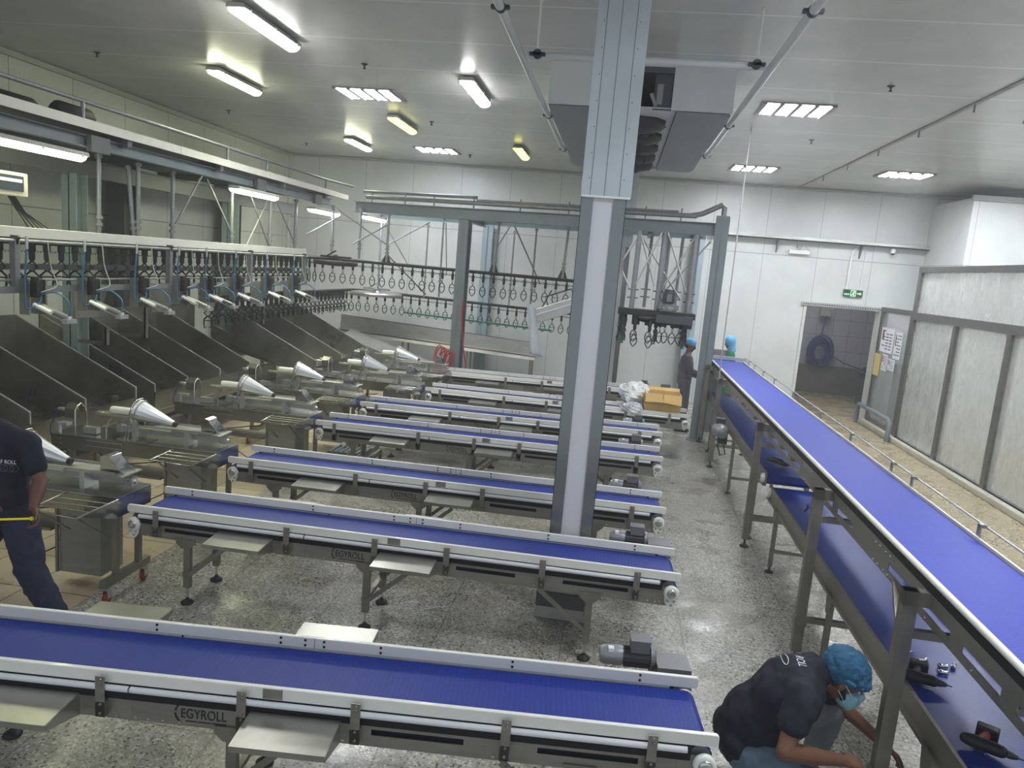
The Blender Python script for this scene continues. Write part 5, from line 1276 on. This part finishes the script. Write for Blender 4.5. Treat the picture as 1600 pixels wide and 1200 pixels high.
# ---------------------------------------------------------------- crouching man, right foreground
def crouching():
    t = empty('person', (1.15, 3.75, 0), 0, 'squatting man in navy shirt, blue hairnet and face mask at the bottom right', 'person')
    o = Vector((1.15, 3.75, 0))
    def W(x, y, z): return Vector((x, y, z)) - o
    pelv = W(.93, 3.74, .40); chest = W(1.06, 3.68, .70); neckb = W(1.2, 3.70, .835); hd = W(1.34, 3.70, .825)
    sn = W(1.08, 3.48, .80); sf = W(1.22, 3.90, .76)
    eln = W(1.0, 3.34, .61); wrn = W(1.30, 3.45, .54)
    elf = W(1.44, 3.98, .53); wrf = W(1.655, 3.9, .39)
    kn = W(1.17, 3.36, .42); an = W(1.0, 3.42, .1); kf = W(1.41, 4.02, .50); af = W(1.36, 4.05, .10)
    hipn = W(.93, 3.62, .38); hipf = W(.96, 3.88, .38)
    fw = Vector((.80, -.18, -.50)); up = Vector((.50, -.1, .86))
    P, at, R = head_parts(hd, fw, up)
    parts = P + limb([neckb - Vector((.02, 0, .02)), hd + Vector((-.05, 0, -.01))], [.062, .058])
    parts += limb([pelv, W(.99, 3.71, .54), chest], [.12, .12, .12]) + limb([sn, chest, sf], [.05, .1, .05]) + limb([chest, neckb], [.1, .06])
    parts += limb([sn, eln, wrn], [.052, .042, .028]) + limb([sf, elf, wrf], [.05, .042, .028])
    parts += limb([eln, eln.lerp(wrn, .35), wrn], [.042, .044, .028])
    parts += limb([hipn, kn, an], [.085, .058, .04]) + limb([hipf, kf, af], [.085, .058, .04])
    parts += hand(wrn, wrn - eln, Vector((0, .3, -1)), .5, 1.0, 1) + hand(wrf, wrf - elf, Vector((-.2, -.4, -1)), .6, 1.0, -1)
    bd = body(parts, 'body', 'skin', t, .0075, 3)
    eyes(at, R, 1, t)
    # shirt
    sh = [('e', pelv.lerp(chest, .15) + Vector((-.02, 0, .0)), (.17, .2, .15), rotm('Y', -25)), ('e', pelv.lerp(chest, .5), (.18, .2, .2), rotm('Y', 30)), ('e', chest + Vector((.0, 0, .0)), (.17, .215, .18), rotm('Y', 35)),
          ('e', chest.lerp(neckb, .55) + Vector((-.02, 0, -.0)), (.14, .19, .12), rotm('Y', 35))]
    sh += limb([sn, chest.lerp(neckb, .6), sf], [.082, .1, .082]) + limb([sn, sn.lerp(eln, .5)], [.085, .075]) + limb([sf, sf.lerp(elf, .7)], [.08, .068])
    sh += limb([pelv + Vector((-.06, -.08, .02)), pelv + Vector((-.06, .08, .02))], [.12, .12]) + limb([neckb - Vector((.03, 0, .01)), neckb + Vector((.02, 0, .01))], [.085, .072])
    sh.append(('e', pelv.lerp(chest, .3) + Vector((-.035, 0, .03)), (.17, .19, .2), rotm('Y', 20))); so = body(sh, 'shirt', 'navy', t, .011, 10, (.09, .03))
    # trousers
    body(limb([hipn, kn], [.125, .088]) + limb([kn, an + Vector((0, 0, .08))], [.088, .066]) + [('e', pelv + Vector((0, 0, -.03)), (.16, .17, .12))] + limb([hipf, hipf.lerp(kf, .5)], [.125, .1]), 'trouser_leg', 'jeans_blue', t, .012, 5, (.06, .02))
    body(limb([hipf, kf], [.115, .09]) + limb([kf, kf.lerp(af, .5), af + Vector((0, 0, .06))], [.09, .074, .066]), 'trouser_leg', 'jeans_grey', t, .012, 5, (.06, .02))
    for a_, dr in ((an, Vector((.9, -.3, 0))), (af, Vector((1, -.1, 0)))):
        dr.normalize(); g = Vector((a_.x, a_.y, .035))
        body([('c', g - dr * .07, g + dr * .15, .035, .033), ('c', g - dr * .06 + Vector((0, 0, .05)), g + dr * .05 + Vector((0, 0, .02)), .042, .035)], 'shoe', 'black', t, .01, 4)
    # hairnet: puffy cap with gathered rim
    cap = [('e', at(0, -.035, .06), (.108, .125, .1), R), ('e', at(0, -.05, .035), (.1, .105, .085), R), ('c', at(-.075, .03, .052), at(.075, .03, .052), .03, .03), ('c', at(-.05, .07, .06), at(.05, .07, .06), .028, .028)]
    body(cap, 'hairnet', 'cap', t, .008, 5, (.022, .014))
    b = MB(); b.path([at(.094 * math.sin(a * PI / 12), -.012 + .107 * math.cos(a * PI / 12), .04 + .012 * math.cos(a * PI / 12)) for a in range(24)], .011, 6, True); b.build('hairnet_band', 'cap_edge', t, smooth=True)
    body([('e', at(0, -.05, -.03), (.079, .062, .05), R), ('c', at(.062, .03, -.062), at(.076, .0, -.015), .018, .012), ('c', at(-.062, .03, -.062), at(-.076, .0, -.015), .018, .012)], 'hair_and_beard', 'hair', t, .008, 3)
    mk = [('e', at(0, .06, -.062), (.073, .066, .058), R), ('c', at(0, .108, -.018), at(0, .1, -.1), .024, .022)]
    mk.append(('c', at(-.05, .075, -.03), at(.05, .075, -.03), .022, .022)); body(mk, 'face_mask', 'mask', t, .007, 3)
    b = MB()
    for zz in (-.045, -.062, -.079): b.path([at(-.06, .085, zz), at(-.03, .118, zz), at(0, .128, zz), at(.03, .118, zz), at(.06, .085, zz)], .0022, 4)
    b.build('mask_pleats', 'mask', t)
    b = MB()
    for sx in (-1, 1):
        b.path([at(sx * .062, .075, -.03), at(sx * .079, .03, -.01), at(sx * .088, -.018, .014)], .0018, 5); b.path([at(sx * .056, .07, -.09), at(sx * .078, .03, -.06), at(sx * .088, -.018, -.035)], .0018, 5)
    b.build('mask_loops', 'whitep', t)
    # print on the back of the shirt
    tm = text_mesh('ROLL', .06, .0006, .09)
    nrm = Vector((-.1, -.05, 1)).normalized(); xa = Vector((.0, -1, 0)); xa = (xa - nrm * xa.dot(nrm)).normalized(); ya = nrm.cross(xa)
    mt = Matrix((xa, ya, nrm)).transposed().to_4x4(); mt.translation = W(1.09, 3.72, 1.0)
    bt = place_text(tm, 'x', 'print_white', mt, t)
    c_ = W(1.04, 3.72, 1.0)
    bt.path([c_ + xa * (.06 * math.cos(k * PI / 8)) + ya * (.014 * math.sin(k * PI / 8)) for k in range(16)], .002, 4, True)
    onto(bt.build('shirt_print', 'print_white', t), so)
    return t
M['jeans_blue'] = mat('worn_blue_denim', S(94, 114, 130), .85, 0, .28, 5, .3, 10)
M['cap_edge'] = mat('hairnet_edge', S(64, 150, 196), .7, 0, .2, 40, .4, 60)
crouching()
# ---------------------------------------------------------------- man in navy at the left edge
def left_man():
    t = empty('person', (-3.85, 4.2, 0), 0, 'man in navy polo and dark jeans at the left edge holding a yellow tape measure', 'person')
    o = Vector((-3.85, 4.2, 0))
    def W(x, y, z): return Vector((x, y, z)) - o
    pelv = W(-3.83, 4.22, .93); chest = W(-3.88, 4.22, 1.26); neckb = W(-4.05, 4.21, 1.46); hd = W(-4.2, 4.08, 1.60)
    sL = W(-3.66, 4.2, 1.36); eL = W(-3.535, 4.16, 1.13); wL = W(-3.50, 4.06, .995)
    sR = W(-4.20, 4.2, 1.38); eR = W(-4.28, 4.12, 1.1); wR = W(-4.1, 3.95, .96)
    hl = W(-3.75, 4.22, .86); kl = W(-3.65, 4.2, .48); al = W(-3.5, 4.26, .09)
    hr_ = W(-3.93, 4.22, .86); kr = W(-4.08, 4.2, .48); ar = W(-4.22, 4.24, .09)
    fw = Vector((.3, -.9, -.25)); P, at, R = head_parts(hd, fw, Vector((-.2, 0, 1)))
    parts = P + limb([neckb - Vector((.0, 0, .03)), hd + Vector((.03, .02, -.04))], [.06, .056])
    parts += limb([pelv, chest], [.13, .14]) + limb([sL, neckb, sR], [.06, .065, .06])
    parts += limb([sL, eL, wL], [.054, .043, .029]) + limb([eL, eL.lerp(wL, .4), wL], [.044, .046, .029]) + limb([sR, eR, wR], [.054, .043, .029])
    parts += limb([hl, kl, al], [.085, .058, .042]) + limb([hr_, kr, ar], [.085, .058, .042])
    parts += hand(wL, (.42, -.2, -.75), (-.55, -.75, 0), .9, 1.0, -1) + hand(wR, (.5, -.6, -.2), (0, 0, -1), .8, 1.0, 1)
    body(parts, 'body', 'skin_dark', t, .0075, 3)
    eyes(at, R, 1, t)
    body([('e', at(0, -.03, .045), (.084, .1, .085), R)], 'hair', 'hair', t, .01, 3)
    sh = [('e', W(-3.84, 4.22, .98), (.175, .135, .15)), ('e', W(-3.86, 4.22, 1.12), (.18, .135, .17)), ('e', chest + Vector((0, 0, .0)), (.205, .135, .17)), ('e', W(-3.92, 4.21, 1.37), (.22, .12, .11)), ('c', W(-3.7, 4.2, 1.38), W(-4.0, 4.2, 1.46), .07, .075)]
    sh += limb([sL, neckb - Vector((0, 0, .05)), sR], [.078, .085, .078]) + limb([sL, sL.lerp(eL, .62)], [.08, .072]) + limb([sR, sR.lerp(eR, .62)], [.08, .072]) + limb([W(-3.9, 4.22, .86), W(-3.75, 4.22, .86)], [.12, .12])
    so = body(sh, 'polo_shirt', 'navy', t, .011, 6, (.1, .02))
    body([('c', W(-3.98, 4.13, 1.43), W(-4.05, 4.11, 1.45), .03, .03), ('c', W(-3.96, 4.2, 1.48), W(-3.98, 4.12, 1.42), .024, .022), ('c', W(-4.13, 4.2, 1.48), W(-4.06, 4.11, 1.45), .022, .02)], 'collar', 'navy', t, .009, 3)
    body(limb([hl, kl, al + Vector((0, 0, .03))], [.118, .092, .078]) + limb([hr_, kr, ar + Vector((0, 0, .03))], [.118, .092, .078]) + [('e', W(-3.84, 4.22, .88), (.165, .125, .12))], 'jeans', 'jeans_dark', t, .012, 5, (.07, .025))
    for a_ in (al, ar):
        g = Vector((a_.x, a_.y, .035)); body([('c', g + Vector((0, .07, 0)), g + Vector((.03, -.16, 0)), .038, .036), ('c', g + Vector((0, .05, .04)), g + Vector((.01, -.05, .03)), .042, .038)], 'shoe', 'black', t, .01, 4)
    # chest print
    tm = text_mesh('GULF ROLL', .035, .0006, .155)
    mt = Matrix.Rotation(PI / 2, 4, 'X'); mt = Matrix.Rotation(.2, 4, 'Z') @ mt; mt.translation = W(-3.80, 4.066, 1.245)
    b = place_text(tm, 'x', 'print_white', mt, t); b.build('shirt_print', 'print_white', t)
    b = MB()
    for k in range(4): b.path([W(-3.785 + .036 * k + .014 * math.cos(a * PI / 6), 4.069 + .0075 * k, 1.215 + .014 * math.sin(a * PI / 6)) for a in range(12)], .0016, 4, True)
    b.path([W(-3.8, 4.066, 1.236), W(-3.65, 4.098, 1.236), W(-3.634, 4.1, 1.215), W(-3.65, 4.098, 1.194), W(-3.8, 4.066, 1.194)], .0015, 4)
    b.build('print_rings', 'ink', t)
    return t
M['skin_dark'] = mat('skin_dark', S(96, 62, 48), .5, 0, .06, 14)
left_man()
o = MB(); o.bar((-3.46, 3.99, .945), (-4.9, 3.6, .84), .016, .004, (0, -.4, 1)); o.box(-3.465, -3.45, 3.985, 4.0, .935, .955)
tag(o.build('tape_measure', 'yellow'), 'yellow tape measure blade held out by the man in navy', 'tape measure')
# ---------------------------------------------------------------- two workers at the back
def back_worker(x, y, fwx, cloth, capm, label, hood, height=1.70):
    t = empty('person', (x, y, 0), 0, label, 'person')
    k = height / 1.7
    hd = Vector((.03 * fwx, -.02, 1.585)) * k
    P, at, R = head_parts(hd, Vector((fwx, -.35, -.25)), (0, 0, 1), .95)
    nb = Vector((0, 0, 1.42)); sn = Vector((.0, -.19, 1.37)); sf = Vector((.02, .19, 1.37))
    eN = Vector((.08 * fwx, -.23, 1.1)); wN = Vector((.3 * fwx, -.16, 1.03)); eF = Vector((.1 * fwx, .23, 1.1)); wF = Vector((.3 * fwx, .15, 1.04))
    hN = Vector((0, -.09, .9)); kN = Vector((.03 * fwx, -.1, .5)); aN = Vector((0, -.1, .09)); hF = Vector((0, .09, .9)); kF = Vector((.03 * fwx, .1, .5)); aF = Vector((0, .1, .09))
    parts = P + limb([nb - Vector((0, 0, .03)), hd - Vector((0, 0, .04))], [.056, .054]) + limb([Vector((0, 0, .95)), Vector((0, 0, 1.25))], [.12, .13]) + limb([sn, nb, sf], [.055, .06, .055]) + limb([sn, eN, wN], [.048, .04, .028]) + limb([sf, eF, wF], [.048, .04, .028]) + limb([hN, kN, aN], [.08, .055, .04]) + limb([hF, kF, aF], [.08, .055, .04])
    parts += hand(wN, wN - eN, (0, 0, -1), .7) + hand(wF, wF - eF, (0, 0, -1), .7, 1, -1)
    body(parts, 'body', 'skin', t, .011, 2)
    sh = [('e', (0, 0, 1.0), (.13, .17, .16)), ('e', (0, 0, 1.2), (.135, .19, .18)), ('e', (0, 0, 1.33), (.11, .19, .1))] + limb([sn, nb - Vector((0, 0, .05)), sf], [.07, .08, .07]) + limb([sn, eN, eN.lerp(wN, .85)], [.07, .056, .045]) + limb([sf, eF, eF.lerp(wF, .85)], [.07, .056, .045])
    body(sh, 'jacket', cloth, t, .013, 4)
    body(limb([hN, kN, aN + Vector((0, 0, .03))], [.11, .085, .075]) + limb([hF, kF, aF + Vector((0, 0, .03))], [.11, .085, .075]) + [('e', (0, 0, .92), (.13, .16, .12))], 'trousers', cloth, t, .013, 4)
    for a_ in (aN, aF): body([('c', Vector((a_.x - .06 * fwx, a_.y, .04)), Vector((a_.x + .14 * fwx, a_.y, .035)), .042, .036)], 'shoe', 'black', t, .012, 3)
    if hood: body([('e', at(0, -.02, .02), (.1, .115, .125), R), ('c', at(0, -.03, -.06), at(0, -.02, -.16), .085, .095)], 'head_cover', capm, t, .012, 4)
    else:
        body([('e', at(0, -.012, .055), (.088, .108, .08), R)], 'hairnet', capm, t, .011, 3)
        body([('e', at(0, -.045, -.02), (.076, .06, .05), R)], 'hair', 'hair', t, .011, 3)
    eyes(at, R, .95, t)
    return t
back_worker(1.38, 13.72, 1, 'greycloth', 'cap_bright', 'worker in grey coveralls and blue cap standing behind the tall grey column', False)
back_worker(2.36, 15.3, -1, 'greencloth', 'cap_bright', 'worker in green with a blue head cover behind the head of the wide belt', True)
# ---------------------------------------------------------------- loose things
cb_ = empty('cardboard_box', (.86, 11.52, .745), .02, 'open brown cardboard box resting on the right end of the sixth belt', 'box')
b = MB(); b.box(-.27, .27, -.2, -.194, 0, .26); b.box(-.27, .27, .194, .2, 0, .26); b.box(-.27, -.264, -.2, .2, 0, .26); b.box(.264, .27, -.2, .2, 0, .26); b.box(-.27, .27, -.2, .2, 0, .006); b.build('carton', 'card', cb_)
b = MB(); b.prism([(-.27, -.2, .26), (-.02, -.2, .26), (0, -.27, .15), (-.27, -.27, .14)], (0, .004, .002)); b.prism([(-.0, -.2, .26), (.27, -.2, .26), (.27, -.28, .12), (-.0, -.27, .15)], (0, .004, .002)); b.prism([(-.27, .2, .26), (.27, .2, .26), (.28, .27, .3), (-.27, .27, .3)], (0, 0, .004)); b.build('flaps', 'card', cb_)
def crumple(name, loc, r, m, label, cat, seed, sc=(1, 1, 1)):
    rr = random.Random(seed); b = MB(); nu, nv = 26, 15; vs = []; fs = []
    for j in range(nv + 1):
        for i in range(nu):
            ph = PI * j / nv; th = 2 * PI * i / nu
            k = 1 + .3 * math.sin(3 * th + 2 * ph + seed) * math.sin(ph) + .12 * rr.uniform(-1, 1) * (1 if 0 < j < nv else 0)
            z = r * k * math.cos(ph) * sc[2]
            vs.append((r * k * math.sin(ph) * math.cos(th) * sc[0], r * k * math.sin(ph) * math.sin(th) * sc[1], max(z, -r * .72 * sc[2])))
    for j in range(nv):
        for i in range(nu): fs.append((j * nu + i, (j + 1) * nu + i, (j + 1) * nu + (i + 1) % nu, j * nu + (i + 1) % nu))
    b.add(vs, fs); o = b.build(name, m); o.location = loc; return tag(o, label, cat)
crumple('plastic_bag', (.48, 11.75, .9), .2, 'film', 'crumpled white plastic bag heaped on the sixth belt beside the cardboard box', 'bag', 3, (1.3, .9, .9))
crumple('plastic_bag', (.42, 11.32, .72), .13, 'sheet', 'greyish clear plastic bag drooping over the near edge of the sixth belt', 'bag', 8, (1.2, .8, .9))
o = MB().lathe([(.045, 0), (.045, .16)], (1.02, 13.6, .8), (1, .1, 0), 16).build('tape_roll', 'ink'); o.location = (-.05, .0, -.0); tag(o, 'dark grey roll lying at the right end of the farthest belt', 'roll')
# tools on the lower belt
def drill(loc, rz, m2, label):
    t = empty('cordless_drill', loc, rz, label, 'drill'); t.scale = (.85, .85, .85)
    g = MB(); g.cap((-.0, .0, .045), (.13, .0, .045), .034, .036); g.cap((.13, 0, .045), (.16, 0, .045), .036, .03); g.build('motor_body', 'black', t, smooth=True)
    g = MB(); g.lathe([(.022, 0), (.02, .02), (.012, .045), (.004, .05), (.004, .075)], (-.03, 0, .045), (-1, 0, 0), 14); g.build('chuck', 'motor_dark', t)
    g = MB(); g.cap((.1, -.02, .04), (.08, -.13, .035), .022, .024); g.build('grip', m2, t, smooth=True)
    g = MB(); g.box(.02, .13, -.21, -.14, .0, .07); g.build('battery', 'black', t, .01)
    return t
drill((1.844, 3.897, 0.747), math.radians(160), 'black', 'black cordless drill lying on the lower belt beside the silver sockets')
drill((1.91, 3.329, 0.747), math.radians(150), 'jacket_red', 'black and red cordless driver on the lower belt at the bottom right corner')
socks = [((1.892, 4.171, 0.759), .5, .09, 'long silver extension socket, first beside the black drill', .013), ((1.996, 4.142, 0.759), .1, .05, 'short silver socket in the middle of the row, farthest from the drill', .014), ((2.062, 4.161, 0.759), 1.0, .055, 'short silver socket lying rightmost of the sockets', .014), ((1.967, 4.067, 0.759), -.1, .05, 'short silver socket nearest the camera, close to the drill', .014), ((1.854, 4.256, 0.754), .7, .09, 'thin silver bit lying beyond the sockets', .006)]
for (p, a, L, lab, r) in socks:
    t = empty('socket', p, a, lab, 'socket')
    g = MB(); g.lathe([(r * .6, 0), (r, .004), (r, L * .45), (r * .8, L * .5), (r * .85, L)], (-L / 2, 0, 0), (1, 0, 0), 14); g.build('socket_body', 'mirror', t)
    g = MB(); g.lathe([(r * .55, 0), (r * .5, .003)], (L / 2, 0, 0), (1, 0, 0), 10); g.build('drive_hole', 'hole', t)
t = empty('steel_clip', (1.929, 6.904, 0.754), 1.1, 'small silver clip lying alone on the lower belt', 'clip')
g = MB(); g.bar((-.06, 0, 0), (.05, 0, .01), .022, .012); g.build('jaw', 'mirror', t)
g = MB(); g.bar((.04, 0, .0), (.07, .01, .03), .02, .01); g.build('lever', 'bolt', t)
t = empty('rubber_bracket', (1.89, 8.146, 0.874), -.9, 'black two-lobed rubber piece lying on the far lower belt', 'bracket')
body([('e', (-.08, 0, .02), (.07, .05, .02)), ('e', (.09, 0, .02), (.08, .04, .022)), ('c', (-.05, .0, .03), (.06, .0, .035), .03, .028), ('e', (0, .03, .03), (.03, .03, .02))], 'rubber_body', 'black', t, .008, 3)
g = MB(); g.ell((.02, -.01, .064), (.008, .008, .004)); g.build('pin', 'bolt', t, smooth=True)
# thin damp haze in the hall air
_hm = bpy.data.materials.new('damp_air'); _hm.use_nodes = True
_nt2 = _hm.node_tree; _nt2.nodes.remove(_nt2.nodes['Principled BSDF'])
_vs = _nt2.nodes.new('ShaderNodeVolumeScatter'); _vs.inputs['Density'].default_value = .0065; _vs.inputs['Anisotropy'].default_value = .25
_vs.inputs['Color'].default_value = (.93, .95, 1, 1)
_nt2.links.new(_vs.outputs[0], [n for n in _nt2.nodes if n.type == 'OUTPUT_MATERIAL'][0].inputs['Volume'])
_hz = MB().box(-10, 12.5, -3.0, 22.5, -.4, 5.5).build('haze', _hm)
_hz['kind'] = 'stuff'; tag(_hz, 'thin damp haze in the air of the hall', 'haze')
